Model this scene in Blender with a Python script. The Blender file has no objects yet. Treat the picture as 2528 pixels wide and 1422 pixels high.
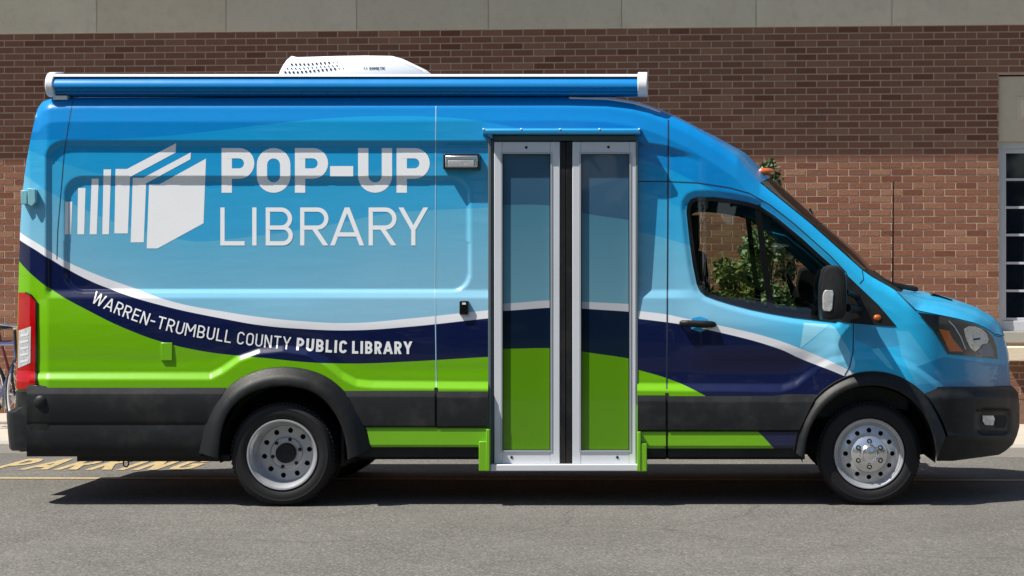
import bpy, math, random
import numpy as np
from mathutils import Vector
random.seed(7)
C = bpy.context.scene.collection
# ---------------------------------------------------------------- camera, sky, sun
F, CD, CX, CZ, PX0, PY0 = 4560.0, 12.0, 1.147, 1.468, 1700.0, 690.0
cd = bpy.data.cameras.new('camera'); cam = bpy.data.objects.new('camera', cd); C.objects.link(cam)
cam.location = (CX, -CD, CZ); cam.rotation_euler = (math.radians(90), 0, 0)
cd.sensor_width = 36; cd.lens = F/2528*36; cd.shift_x = (1264-PX0)/2528; cd.shift_y = -(711-PY0)/2528
cd.clip_end = 2000; cd.clip_start = .1
bpy.context.scene.camera = cam
W = bpy.data.worlds.new('World'); bpy.context.scene.world = W; W.use_nodes = True
SD = Vector((.60, .27, -1.0))
elev = math.asin(1/SD.length)
sky = W.node_tree.nodes.new('ShaderNodeTexSky'); sky.sky_type = 'NISHITA'; sky.sun_disc = False
sky.sun_elevation = elev; sky.sun_rotation = math.atan2(-SD.x, -SD.y)
bg = W.node_tree.nodes['Background']; W.node_tree.links.new(sky.outputs[0], bg.inputs[0]); bg.inputs[1].default_value = .078
sl = bpy.data.lights.new('sun', 'SUN'); sl.energy = 5.0; sl.angle = math.radians(.5); sl.color = (1, .95, .87)
so = bpy.data.objects.new('sun', sl); C.objects.link(so); so.rotation_euler = SD.to_track_quat('-Z', 'Y').to_euler()
so.location = (-6, -4, 12)
vs = bpy.context.scene.view_settings; vs.view_transform = 'Standard'; vs.look = 'None'; vs.exposure = .62; vs.gamma = 1
# ---------------------------------------------------------------- helpers
def clamp(x, a=0., b=1.): return a if x < a else b if x > b else x
def ss(a, b, x):
    t = clamp((x-a)/(b-a)); return t*t*(3-2*t)
def P(px, py, y):                       # photograph point at real depth y -> world
    t = CD+y
    return (CX+(px-PX0)*t/F, y, CZ+(PY0-py)*t/F)
def ip(x, tab):
    return float(np.interp(x, [a[0] for a in tab], [a[1] for a in tab]))
def lin(r, g, b): 
    f = lambda c: (c/255/12.92) if c/255 <= .04045 else ((c/255+.055)/1.055)**2.4
    return (f(r), f(g), f(b))
ORG = {}
def empty(name, loc, label=None, cat=None, group=None, rz=0):
    o = bpy.data.objects.new(name, None); C.objects.link(o); o.location = loc; o.rotation_euler = (0, 0, rz)
    tag(o, label, cat, group); ORG[o.name] = Vector(loc); return o
def tag(o, label=None, cat=None, group=None, kind=None):
    for k, v in (('label', label), ('category', cat), ('group', group), ('kind', kind)):
        if v: o[k] = v
    return o
class MB:
    def __init__(s): s.v = []; s.f = []
    def add(s, vs, fs):
        n = len(s.v); s.v += [tuple(v) for v in vs]; s.f += [tuple(i+n for i in f) for f in fs]; return s
    def grid(s, rows, close=False):
        m = len(rows[0]); n = len(rows); fs = []
        for i in range(n-1):
            for j in range(m if close else m-1):
                fs.append((i*m+j, i*m+(j+1) % m, (i+1)*m+(j+1) % m, (i+1)*m+j))
        return s.add([p for r in rows for p in r], fs)
    def box(s, x0, x1, y0, y1, z0, z1):
        v = [(x, y, z) for x in (x0, x1) for y in (y0, y1) for z in (z0, z1)]
        return s.add(v, [(0, 1, 3, 2), (4, 6, 7, 5), (0, 4, 5, 1), (2, 3, 7, 6), (0, 2, 6, 4), (1, 5, 7, 3)])
    def pbox(s, a, b, c, d, y0, y1):    # photo rect a,b - c,d with front face at y0, straight back to y1
        p = P(a, b, y0); q = P(c, d, y0)
        return s.box(p[0], q[0], y0, y1, q[2], p[2])
    def prism(s, pts, off):             # polygon (world) extruded by off
        n = len(pts); q = [tuple(Vector(p)+Vector(off)) for p in pts]
        fs = [tuple(range(n)), tuple(range(2*n-1, n-1, -1))]+[(i, n+i, n+(i+1) % n, (i+1) % n) for i in range(n)]
        return s.add(list(pts)+q, fs)
    def pprism(s, pts, y0, y1):
        return s.prism([P(a, b, y0) for a, b in pts], (0, y1-y0, 0))
    def lathe(s, prof, c, ax='y', n=64, cap=False):  # prof: (radius, axial)
        rows = []
        for k in range(n):
            a = 2*math.pi*k/n; co, si = math.cos(a), math.sin(a)
            if ax == 'y': rows.append([(c[0]+r*co, c[1]+h, c[2]+r*si) for r, h in prof])
            elif ax == 'z': rows.append([(c[0]+r*co, c[1]+r*si, c[2]+h) for r, h in prof])
            else: rows.append([(c[0]+h, c[1]+r*co, c[2]+r*si) for r, h in prof])
        m = len(prof); fs = []
        for k in range(n):
            for j in range(m-1):
                a = k*m+j; b = ((k+1) % n)*m+j; fs.append((a, a+1, b+1, b))
        if cap:
            fs.append(tuple(k*m for k in range(n))); fs.append(tuple(k*m+m-1 for k in range(n)))
        return s.add([p for r in rows for p in r], fs)
    def tube(s, pts, r, n=10):
        pts = [Vector(p) for p in pts]; rows = []
        for i, p in enumerate(pts):
            d = (pts[min(i+1, len(pts)-1)]-pts[max(i-1, 0)]).normalized()
            u = d.orthogonal().normalized() if i == 0 else (u-d*u.dot(d)).normalized()
            w = d.cross(u); rr = r[i] if isinstance(r, (list, tuple)) else r
            rows.append([tuple(p+(u*math.cos(a)+w*math.sin(a))*rr) for a in [2*math.pi*k/n for k in range(n)]])
        s.grid(rows, close=True)
        k = len(s.v); m = n*len(pts)
        s.f.append(tuple(range(k-m, k-m+n))); s.f.append(tuple(range(k-n, k))); return s
    def ball(s, c, rx, ry, rz, n=20, m=12):
        prof = [(max(1e-4, math.sin(math.pi*i/m)), -math.cos(math.pi*i/m)) for i in range(m+1)]
        q = MB().lathe(prof, (0, 0, 0), 'z', n)
        return s.add([(c[0]+x*rx, c[1]+y*ry, c[2]+z*rz) for x, y, z in q.v], q.f)
    def build(s, name, mat, parent=None, smooth=False, bevel=0, weld=False, recalc=True, seg=2):
        me = bpy.data.meshes.new(name)
        o0 = Vector((0, 0, 0)) if parent is None else root_loc(parent)
        me.from_pydata([(v[0]-o0.x, v[1]-o0.y, v[2]-o0.z) for v in s.v], [], s.f)
        me.validate()
        if recalc or weld:
            import bmesh
            bm = bmesh.new(); bm.from_mesh(me)
            if weld: bmesh.ops.remove_doubles(bm, verts=bm.verts, dist=weld if weld is not True else 1e-5)
            if recalc: bmesh.ops.recalc_face_normals(bm, faces=bm.faces)
            bm.to_mesh(me); bm.free()
        if smooth is True: me.polygons.foreach_set('use_smooth', [True]*len(me.polygons))
        elif smooth: 
            me.polygons.foreach_set('use_smooth', [True]*len(me.polygons)); me.set_sharp_from_angle(angle=math.radians(smooth))
        o = bpy.data.objects.new(name, me); C.objects.link(o); me.materials.append(mat)
        if parent: o.parent = parent
        if bevel:
            b = o.modifiers.new('bevel', 'BEVEL'); b.width = bevel; b.segments = seg; b.limit_method = 'ANGLE'
            me.polygons.foreach_set('use_smooth', [True]*len(me.polygons)); me.set_sharp_from_angle(angle=math.radians(40))
        return o
def root_loc(o):
    while o.parent: o = o.parent
    return Vector(o.location) if o.rotation_euler.z == 0 else Vector((0, 0, 0))
# ---------------------------------------------------------------- materials
class N:
    def __init__(s, name):
        s.m = bpy.data.materials.new(name); s.m.use_nodes = True; s.t = s.m.node_tree; s.b = s.t.nodes['Principled BSDF']
        s.tc = None
    def n(s, typ, **kw):
        x = s.t.nodes.new('ShaderNode'+typ)
        for k, v in kw.items(): setattr(x, k, v)
        return x
    def l(s, a, b): s.t.links.new(a, b)
    def set(s, k, v): s.b.inputs[k].default_value = v
    def obj(s):
        if not s.tc: s.tc = s.n('TexCoord')
        return s.tc.outputs['Object']
    def math(s, op, a, b=None, cl=False):
        x = s.n('Math', operation=op); x.use_clamp = cl
        for i, q in enumerate((a, b)):
            if q is None: continue
            if isinstance(q, (int, float)): x.inputs[i].default_value = q
            else: s.l(q, x.inputs[i])
        return x.outputs[0]
    def mix(s, f, a, b, bt='MIX'):
        x = s.n('Mix', data_type='RGBA', blend_type=bt)
        for i, q in ((0, f), (6, a), (7, b)):
            if isinstance(q, (int, float)): x.inputs[i].default_value = q
            elif isinstance(q, tuple): x.inputs[i].default_value = (*q[:3], 1)
            else: s.l(q, x.inputs[i])
        return x.outputs[2]
    def noise(s, scale, detail=4, rough=.55, vec=None):
        x = s.n('TexNoise'); x.inputs['Scale'].default_value = scale; x.inputs['Detail'].default_value = detail
        x.inputs['Roughness'].default_value = rough; s.l(vec or s.obj(), x.inputs['Vector']); return x.outputs['Fac']
    def ramp(s, v, stops, interp='LINEAR'):
        x = s.n('ValToRGB'); x.color_ramp.interpolation = interp; e = x.color_ramp.elements
        while len(e) < len(stops): e.new(.5)
        for i, (p, c) in enumerate(stops):
            e[i].position = p; e[i].color = (*c, 1) if isinstance(c, tuple) else (c, c, c, 1)
        s.l(v, x.inputs[0]); return x.outputs[0]
    def bump(s, h, dist=.01, st=1., prev=None):
        x = s.n('Bump'); x.inputs['Distance'].default_value = dist; x.inputs['Strength'].default_value = st
        s.l(h, x.inputs['Height'])
        if prev: s.l(prev, x.inputs['Normal'])
        return x.outputs[0]
def plain(name, col, rough=.5, metal=0, spec=.5, coat=0, var=.08, vs=6, bump=0, bs=200):
    m = N(name); f = m.noise(vs, 5)
    a = tuple(c*(1-var) for c in col); b = tuple(min(1, c*(1+var)) for c in col)
    m.l(m.mix(f, a, b), m.b.inputs['Base Color']); m.set('Roughness', rough); m.set('Metallic', metal)
    m.set('Specular IOR Level', spec); m.set('Coat Weight', coat); m.set('Coat Roughness', .06)
    r = m.noise(vs*5, 4); m.l(m.math('ADD', m.math('MULTIPLY', r, rough*.35), rough*.82), m.b.inputs['Roughness'])
    if bump: m.l(m.bump(m.noise(bs, 3), bump), m.b.inputs['Normal'])
    return m.m
def glass(name, tint, refl=.9, rough=.01):
    m = N(name); t = m.t; out = [x for x in t.nodes if x.type == 'OUTPUT_MATERIAL'][0]; t.nodes.remove(m.b)
    tr = m.n('BsdfTransparent'); tr.inputs[0].default_value = (*tint, 1)
    gl = m.n('BsdfGlossy'); gl.inputs[0].default_value = (refl, refl, refl, 1); gl.inputs['Roughness'].default_value = rough
    fr = m.n('Fresnel'); fr.inputs[0].default_value = 1.5
    mx = m.n('MixShader'); m.l(m.math('ADD', fr.outputs[0], .03), mx.inputs[0]); m.l(tr.outputs[0], mx.inputs[1]); m.l(gl.outputs[0], mx.inputs[2])
    m.l(mx.outputs[0], out.inputs[0]); return m.m

# ---------------------------------------------------------------- van outline tables (photograph pixels)
TOP = [(40,262),(92,268),(105,251),(125,244),(160,242),(1400,240),(1500,243),(1560,252),(1600,264),(1640,279),(1700,308),(1760,343),(1820,385),(1850,420),(1876,451),
       (2004,555),(2129,667),(2153,684),(2194,707),(2210,717),(2262,767),(2320,779),(2359,787),(2407,799),(2437,813),(2453,825),(2474,829),(2500,832)]
LEFT = [(243,125),(250,105),(270,92),(330,78),(400,65),(480,55),(560,50),(650,47),(960,40),(1200,40)]
RIGHT = [(200,2476),(829,2474),(855,2482),(881,2487),(926,2488),(960,2492),(1200,2492)]
RIN = [(540,1132),(542,1090),(552,1040),(570,1005),(595,981),(640,960),(695,950),(762,960),(790,976),(812,997),(839,1038),(852,1075),(857,1110),(858,1135)]
ROUT = [(490,1118),(496,1070),(512,1020),(540,975),(578,939),(630,913),(695,902),(762,910),(796,921),(828,940),(870,985),(902,1045),(912,1085),(917,1108)]
FIN = [(1985,1134),(1990,1090),(2000,1050),(2030,1006),(2080,966),(2125,951),(2170,950),(2215,962),(2255,988),(2287,1029),(2300,1060),(2309,1090),(2312,1137)]
FOUT = [(1958,1112),(1963,1080),(1976,1033),(2012,975),(2048,948),(2084,928),(2111,919),(2161,913),(2215,924),(2260,948),(2296,984),(2323,1029),(2338,1068)]
def smooth_tab(c):
    c = np.array(c, float); d = np.r_[0, np.cumsum(np.hypot(*(c[1:]-c[:-1]).T))]; t = np.linspace(0, d[-1], 60)
    q = np.c_[np.interp(t, d, c[:, 0]), np.interp(t, d, c[:, 1])]
    for _ in range(14): q[1:-1] = (q[:-2]+2*q[1:-1]+q[2:])/4
    return [tuple(p) for p in q]
RIN, ROUT, FIN, FOUT = [smooth_tab(c) for c in (RIN, ROUT, FIN, FOUT)]
def arc_mid(a, b, f):
    ta = np.linspace(0, 1, 40)
    def rs(c):
        c = np.array(c, float); d = np.r_[0, np.cumsum(np.hypot(*(c[1:]-c[:-1]).T))]; d /= d[-1]
        return np.c_[np.interp(ta, d, c[:, 0]), np.interp(ta, d, c[:, 1])]
    return rs(a)*(1-f)+rs(b)*f
RB = [tuple(p) for p in arc_mid(RIN, ROUT, .45)]; FB = [tuple(p) for p in arc_mid(FIN, FOUT, .45)]
def bot(px):
    if RB[0][0] < px < RB[-1][0]: return ip(px, RB)
    if FB[0][0] < px < FB[-1][0]: return ip(px, FB)
    return 1092. if px < 2345 else 1000.
WIN = [(1697,520),(1699,503),(1706,492),(1719,487),(1760,487),(1809,493),(1845,500),(1876,510),(1910,533),(1978,590),(2028,637),(2060,665),(2076,681),(2070,730),(2062,794),(2028,790),
       (1961,782),(1903,772),(1855,762),(1809,750),(1770,738),(1741,727),(1728,715),(1722,700),(1713,655),(1704,590)]
WA = np.array(WIN, float)
def inpoly(x, y, poly=WIN):
    c = False; j = len(poly)-1
    for i in range(len(poly)):
        a, b = poly[i], poly[j]
        if (a[1] > y) != (b[1] > y) and x < (b[0]-a[0])*(y-a[1])/(b[1]-a[1])+a[0]: c = not c
        j = i
    return c
def pdist(x, y, A=WA):
    B = np.roll(A, -1, 0); d = B-A; t = np.clip(((x-A[:, 0])*d[:, 0]+(y-A[:, 1])*d[:, 1])/(d**2).sum(1), 0, 1)
    return float(np.hypot(A[:, 0]+t*d[:, 0]-x, A[:, 1]+t*d[:, 1]-y).min())
def rrect(x, y, x0, y0, x1, y1, r):
    qx = abs(x-(x0+x1)/2)-(x1-x0)/2+r; qy = abs(y-(y0+y1)/2)-(y1-y0)/2+r
    return math.hypot(max(qx, 0), max(qy, 0))+min(max(qx, qy), 0)-r
LED = [(40,926),(520,926),(548,912),(590,882),(640,864),(700,858),(760,866),(806,892),(845,925),(880,943),(920,947),(1573,953),(1930,956),(1965,945),(2000,915),(2050,888),(2120,875),(2200,880),(2260,905),(2330,960),(2500,1000)]
Y1 = [(0,356),(1574,358),(1649,370),(1705,387),(1748,405),(2600,500)]
def dep(px, py):
    tp = ip(px, TOP)
    t = .042*clamp((800-py)/520)
    h = tp+58-py
    if h > 0:
        w = 1-.5*ss(1850, 1950, px)-.5*ss(2180, 2260, px)
        t += w*(.035*h/58+.055*max(0, (h-30)/28)**2)
    y1 = ip(px, Y1)
    a = rrect(px, py, 118, y1-3, 2400, 1500, 42)
    t += .024*clamp((6-a)/12)*(1-ss(1640, 1745, px))*(1-clamp((py-716)/20))
    b = rrect(px, py, 164, 440, 1157, 716, 42)
    t += .018*clamp((5-b)/(11 if py < 600 and px < 900 else 9 if py < 600 else 6))
    L = ip(px, LED); am = .034*(1-.72*ss(1900, 2030, px))
    t -= am*clamp((py-L+7)/18)+.004*ss(L-40, L-7, py)
    t -= .010*math.sin(math.pi*clamp((py-738)/(L-738)))*(1-ss(1640, 1700, px)) if L > 745 else 0
    if px < 118: t += .055*(118-px)/70+.045*(max(0, 78-px)/38)**2
    if px > 2230: t += .70*((px-2230)/258)**2.5
    if 1640 < px < 2110 and 470 < py < 960:
        d = pdist(px, py)
        if inpoly(px, py): d = -d
        t += .016*ss(18, 2, d)
        t -= .028*ss(700+max(0, px-1720)*.17, 800+max(0, px-1720)*.12, py)*ss(1640, 1760, px)*(1-ss(850, 930, py))*(1-ss(2060, 2110, px))
    if 1900 < px and py > 790:
        e = math.hypot((px-2150)/150, (py-1120)/215)
        t -= .022*ss(1.6, 1.0, e)*(1-ss(2230, 2330, px))
    return t
def D(px, py, off=0.):
    return P(px, py, dep(px, py)-off)
VW = 2.06
def mir(p): return (p[0], VW-p[1], p[2])
# ---------------------------------------------------------------- livery
A_ = [(0,350),(77,345),(200,345),(383,337),(480,328),(560,319),(682,304),(776,294),(927,286),(1078,288),(1172,296),(1240,308),(1400,345),(1574,391),(1649,416),(1705,443),(1800,485),(1950,560),(2150,640),(2528,700)]
C_ = [(0,350),(79,374),(112,387),(155,402),(236,426),(330,448),(450,462),(600,462),(760,445),(900,425),(1080,400),(1240,398),(1400,420),(1574,470),(1700,520),(1850,600),(2050,690),(2300,800),(2528,900)]
B_ = [(0,410),(65,435),(98,459),(155,492),(245,533),(322,561),(449,592),(500,596),(560,590),(682,576),(821,553),(968,525),(1078,518),(1196,512),(1300,510),(1450,530),(1574,570),(1646,589),(1692,602),(1900,680),(2100,830),(2200,990),(2528,1200)]
WT = [(0,540),(48,572),(100,605),(162,644),(230,674),(315,705),(441,748),(560,770),(640,782),(740,792),(866,797),(1010,786),(1199,766),(1300,756),(1450,754),(1573,767),(1648,776),(1684,784),(1772,802),(1900,833),(1981,862),(2098,914),(2112,922),(2126,1000),(2150,1250),(2528,1300)]
WB = [(0,565),(48,592),(90,618),(126,640),(200,682),(270,712),(405,755),(560,788),(640,802),(740,811),(866,815),(1010,806),(1199,786),(1300,776),(1450,772),(1573,786),(1680,800),(1755,815),(1927,862),(1972,883),(2080,926),(2100,936),(2126,1010),(2150,1260),(2528,1310)]
NB = [(0,600),(47,645),(121,710),(225,770),(315,813),(405,845),(522,870),(650,883),(762,894),(875,897),(1010,892),(1199,881),(1300,876),(1400,880),(1500,893),(1573,912),(1648,934),(1727,969),(1800,1015),(1870,1064),(1912,1108),(2000,1200),(2100,1300),(2528,1400)]
def livery(name, tabs, cols, rough=.22, coat=1., flat=None, spec=.4):
    """tabs: boundaries top to bottom; cols: one colour more than tabs; boundaries are printed film edges on the panel"""
    m = N(name); sp = m.n('SeparateXYZ'); m.l(m.obj(), sp.inputs[0])
    u = m.math('DIVIDE', m.math('ADD', sp.outputs[0], 3.5), 7.0)
    z = sp.outputs[2]; nz = m.noise(1.3, 3)
    col = cols[0]; first = True
    for i, tab in enumerate(tabs):
        fc = m.n('FloatCurve'); cv = fc.mapping.curves[0]
        pts = []
        for px, py in tab:
            q = P(px, py, dep(clamp(px, 50, 2480), clamp(py, 260, 1100)) if flat is None else flat)
            pts.append(((q[0]+3.5)/7.0, q[2]/3.0))
        us = [p[0] for p in pts]; k = len(pts)
        cv.points[0].location = (clamp(pts[0][0]), pts[0][1]); cv.points[1].location = (clamp(pts[-1][0]), clamp(pts[-1][1], -1, 1))
        for a, b in pts[1:-1]: cv.points.new(clamp(a), clamp(b))
        fc.mapping.use_clip = False
        fc.mapping.update(); m.l(u, fc.inputs['Value'])
        hz = m.math('MULTIPLY', fc.outputs[0], 3.0)
        mask = m.math('MULTIPLY', m.math('SUBTRACT', hz, z), 350, cl=True)
        c = cols[i+1]
        if isinstance(c, tuple) and isinstance(c[0], tuple):   # tint: at the boundary, 0.6 m below
            g = m.math('DIVIDE', m.math('SUBTRACT', hz, z), .6, cl=True)
            c = m.mix(g, c[0], c[1])
        col = m.mix(mask, col, c)
    return m, col, sp
DEEP, MID, MID2, LIT = (.001,.20,.53), (.004,.275,.58), (.028,.33,.60), (.10,.38,.60)
WHT, NAVY, GREEN, CYAN = (.70,.71,.74), (.002,.006,.045), (.145,.40,.002), (.02,.40,.70)
m, col, sp = livery('van_livery', [A_, C_, B_, WT, WB, NB], [DEEP, (MID,MID2), (MID2,(.055,.34,.58)), ((.10,.39,.58),(.21,.43,.57)), WHT, NAVY, GREEN])
fx = m.math('DIVIDE', m.math('SUBTRACT', sp.outputs[0], 1.35), .8, cl=True)
# front wing tint only above the stripes: cyan print
bl = m.n('FloatCurve')
wing = m.math('MULTIPLY', fx, m.math('GREATER_THAN', sp.outputs[2], .80))
wing = m.math('MULTIPLY', wing, .85)
sepc = m.n('SeparateColor'); m.l(col, sepc.inputs[0])
isb = m.math('GREATER_THAN', sepc.outputs[2], .35); isw = m.math('LESS_THAN', sepc.outputs[0], .45)
col = m.mix(m.math('MULTIPLY', m.math('MULTIPLY', wing, isb), isw), col, CYAN)
def facet(m, sp, col, poly, c, f):      # printed facets on the front door and wing, plus painted nose shade
    pts = [D(*p) for p in poly]; a = sum((pts[i][0]*pts[(i+1) % len(pts)][2]-pts[(i+1) % len(pts)][0]*pts[i][2]) for i in range(len(pts)))
    mask = None
    for i in range(len(pts)):
        p, q = pts[i], pts[(i+1) % len(pts)]; nx, nz = -(q[2]-p[2]), q[0]-p[0]
        if a < 0: nx, nz = -nx, -nz
        l = math.hypot(nx, nz); nx /= l; nz /= l; k = -(nx*p[0]+nz*p[2])
        v = m.math('MULTIPLY', m.math('ADD', m.math('ADD', m.math('MULTIPLY', sp.outputs[0], nx), m.math('MULTIPLY', sp.outputs[2], nz)), k), 300, cl=True)
        mask = v if mask is None else m.math('MULTIPLY', mask, v)
    mask = m.math('MULTIPLY', mask, f)
    return m.mix(m.math('MULTIPLY', mask, m.math('MULTIPLY', isb, isw)), col, c)
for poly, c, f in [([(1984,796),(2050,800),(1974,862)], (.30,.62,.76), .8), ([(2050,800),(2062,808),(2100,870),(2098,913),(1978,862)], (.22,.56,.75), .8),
                   ([(2104,870),(2112,895),(2108,914),(2096,913)], (.2,.62,.85), .9),
                   ([(2110,800),(2208,808),(2225,850),(2222,890),(2160,862),(2110,868)], (.05,.26,.46), .8),
                   ([(2150,862),(2170,858),(2210,915),(2192,908)], (.10,.58,.85), .9),
                   ([(2212,815),(2245,818),(2335,945),(2262,950),(2225,880)], (.12,.5,.75), .45), ([(2262,905),(2330,880),(2484,900),(2492,960),(2340,960)], (.0,.16,.36), .6)]:  # last polygon: darker nose print with its turned-away shade painted in
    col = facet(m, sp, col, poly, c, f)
# sun-faded film and light road dust, mostly near the sills
dn = m.noise(2.2, 6, .65); du = m.math('MULTIPLY', m.math('MULTIPLY', m.math('SUBTRACT', .9, sp.outputs[2], cl=True), dn), .16)
col = m.mix(du, col, (.30,.28,.25))
m.l(col, m.b.inputs['Base Color']); m.set('Coat Weight', .45); m.set('Coat Roughness', .04); m.set('Specular IOR Level', .2)
m.l(m.math('ADD', m.math('MULTIPLY', m.noise(9, 4), .14), .22), m.b.inputs['Roughness'])
mp = m.n('Mapping'); mp.inputs['Scale'].default_value = (.6, 1., 3.2); m.l(m.obj(), mp.inputs[0]); wv = m.bump(m.noise(1.9, 3, .5, vec=mp.outputs[0])  , .016, .2); m.l(wv, m.b.inputs['Normal']); m.l(wv, m.b.inputs['Coat Normal'])
LIV = m.m
WTl = [(1000,752),(1241,749),(1359,741),(1396,741),(1434,744),(1554,750),(1700,760)]
WBl = [(1000,772),(1241,767),(1359,759),(1396,758),(1434,761),(1554,769),(1700,780)]
NBl = [(1000,864),(1241,861),(1359,859),(1396,860),(1434,867),(1554,885),(1700,915)]
BBl = [(1000,505),(1241,505),(1359,507),(1396,514),(1434,524),(1554,543),(1700,570)]
m, col, sp = livery('door_film', [BBl, WTl, WBl, NBl], [(.035,.095,.165), ((.06,.18,.26),(.11,.255,.33)), (.40,.41,.44), (.003,.009,.026), (.085,.235,.004)], flat=.0)
m.l(col, m.b.inputs['Base Color']); m.set('Roughness', .12); m.set('Specular IOR Level', .3); m.set('Coat Weight', .3); m.set('Coat Roughness', .02)
m.l(m.bump(m.noise(1.1, 1), .01, .5), m.b.inputs['Normal'])
FILM = m.m
BLUE = plain('blue_awning_paint', (.001,.20,.52), .28, coat=.5, var=.06, vs=2)
TRIMBLUE = plain('blue_trim_paint', (.015,.27,.56), .35, coat=.5)
GRN = plain('green_paint', GREEN, .35, coat=.5, var=.08)
PLAS = plain('textured_black_plastic', (.009,.010,.011), .45, spec=.25, var=.35, vs=3, bump=.0006, bs=900)
pm = PLAS.node_tree; pb = pm.nodes['Principled BSDF']; base = pb.inputs['Base Color'].links[0].from_socket
_g = N('tmp'); bpy.data.materials.remove(_g.m)
tcn = pm.nodes.new('ShaderNodeTexCoord'); nzn = pm.nodes.new('ShaderNodeTexNoise'); nzn.inputs['Scale'].default_value = 5; nzn.inputs['Detail'].default_value = 8; nzn.inputs['Roughness'].default_value = .7
pm.links.new(tcn.outputs['Object'], nzn.inputs['Vector']); rp = pm.nodes.new('ShaderNodeValToRGB'); rp.color_ramp.elements[0].position = .48; rp.color_ramp.elements[1].position = .85; rp.color_ramp.elements[1].color = (.35, .35, .35, 1)
pm.links.new(nzn.outputs['Fac'], rp.inputs[0]); mxn = pm.nodes.new('ShaderNodeMix'); mxn.data_type = 'RGBA'; mxn.inputs[7].default_value = (.09, .08, .07, 1)
pm.links.new(rp.outputs[0], mxn.inputs[0]); pm.links.new(base, mxn.inputs[6]); pm.links.new(mxn.outputs[2], pb.inputs['Base Color'])
DARK = plain('dark_liner', (.008,.008,.009), .8, var=.2)
GLOSSB = plain('gloss_black', (.006,.006,.007), .12, coat=.5)
RUB = plain('tyre_rubber', (.009,.009,.010), .62, spec=.3, var=.35, vs=12, bump=.0005, bs=400)
WPL = plain('white_plastic', (.72,.73,.74), .35, var=.04)
ALU = plain('brushed_aluminium', (.60,.62,.65), .42, metal=.12, var=.06, vs=3)
CHR = plain('bright_metal', (.72,.73,.74), .2, metal=.9, var=.1, vs=20)
STEEL = plain('grey_wheel_steel', (.48,.49,.51), .34, metal=.55, var=.18, vs=14)
RED = plain('red_lens', (.34,.001,.003), .12, coat=.3, spec=.3, var=.3, vs=30)
AMB = plain('amber_lens', (.50,.10,.01), .12, coat=1, var=.25, vs=30)
CLR = plain('clear_lens', (.66,.68,.71), .1, metal=.4, coat=.6, var=.7, vs=45)
SEAT = plain('seat_fabric', (.03,.032,.036), .85, var=.2, vs=20)
WLET = plain('white_film_lettering', (.84,.85,.86), .28, coat=.6, var=.03, vs=2)
WGL = glass('window_glass', (.70,.75,.70)); SGL = glass('windscreen_glass', (.42,.43,.38))
SEAM = plain('dark_seam', (.003,.02,.05), .6)
# ---------------------------------------------------------------- flat shapes laid onto a surface
def clip_half(poly, ax, val, keep_less):
    out = []; n = len(poly)
    for i in range(n):
        a, b = poly[i], poly[(i+1) % n]; da, db = a[ax]-val, b[ax]-val
        if not keep_less: da, db = -da, -db
        if da <= 0: out.append(a)
        if (da < 0 < db) or (db < 0 < da):
            t = da/(da-db); out.append((a[0]+(b[0]-a[0])*t, a[1]+(b[1]-a[1])*t))
    return out
def lay(polys, proj, cx=8., cy=3., mb=None):
    mb = mb or MB()
    for poly in polys:
        y0 = min(p[1] for p in poly); y1 = max(p[1] for p in poly); k = math.floor(y0/cy)
        while k*cy < y1:
            s = clip_half(clip_half(poly, 1, k*cy, False), 1, (k+1)*cy, True); k += 1
            if len(s) < 3: continue
            x0 = min(p[0] for p in s); x1 = max(p[0] for p in s); j = math.floor(x0/cx)
            while j*cx < x1:
                q = clip_half(clip_half(s, 0, j*cx, False), 0, (j+1)*cx, True); j += 1
                if len(q) < 3: continue
                q2 = [p for i, p in enumerate(q) if math.hypot(p[0]-q[i-1][0], p[1]-q[i-1][1]) > 1e-4]
                if len(q2) > 2: mb.add([proj(*p) for p in q2], [tuple(range(len(q2)))])
    return mb
def ribbon(pts, w, closed=False):
    n = len(pts); L = []; R = []
    for i in range(n):
        a = pts[i-1] if (i > 0 or closed) else None; b = pts[i]; c = pts[(i+1) % n] if (i < n-1 or closed) else None
        def nr(p, q): dx, dy = q[0]-p[0], q[1]-p[1]; l = math.hypot(dx, dy) or 1; return (-dy/l, dx/l)
        n1 = nr(a, b) if a else None; n2 = nr(b, c) if c else None
        if n1 is None: n1 = n2
        if n2 is None: n2 = n1
        mx, my = n1[0]+n2[0], n1[1]+n2[1]; l2 = mx*mx+my*my
        k = 2/l2 if l2 > .35 else 2/.35; ww = w[i] if isinstance(w, list) else w
        mx *= k*ww/2; my *= k*ww/2
        L.append((b[0]+mx, b[1]+my)); R.append((b[0]-mx, b[1]-my))
    m = n if closed else n-1
    return [[L[i], L[(i+1) % n], R[(i+1) % n], R[i]] for i in range(m)]
def arc(cx, cy, rx, ry, a0, a1, n=7):
    return [(cx+rx*math.cos(math.radians(a0+(a1-a0)*i/n)), cy+ry*math.sin(math.radians(a0+(a1-a0)*i/n))) for i in range(n+1)]
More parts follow.
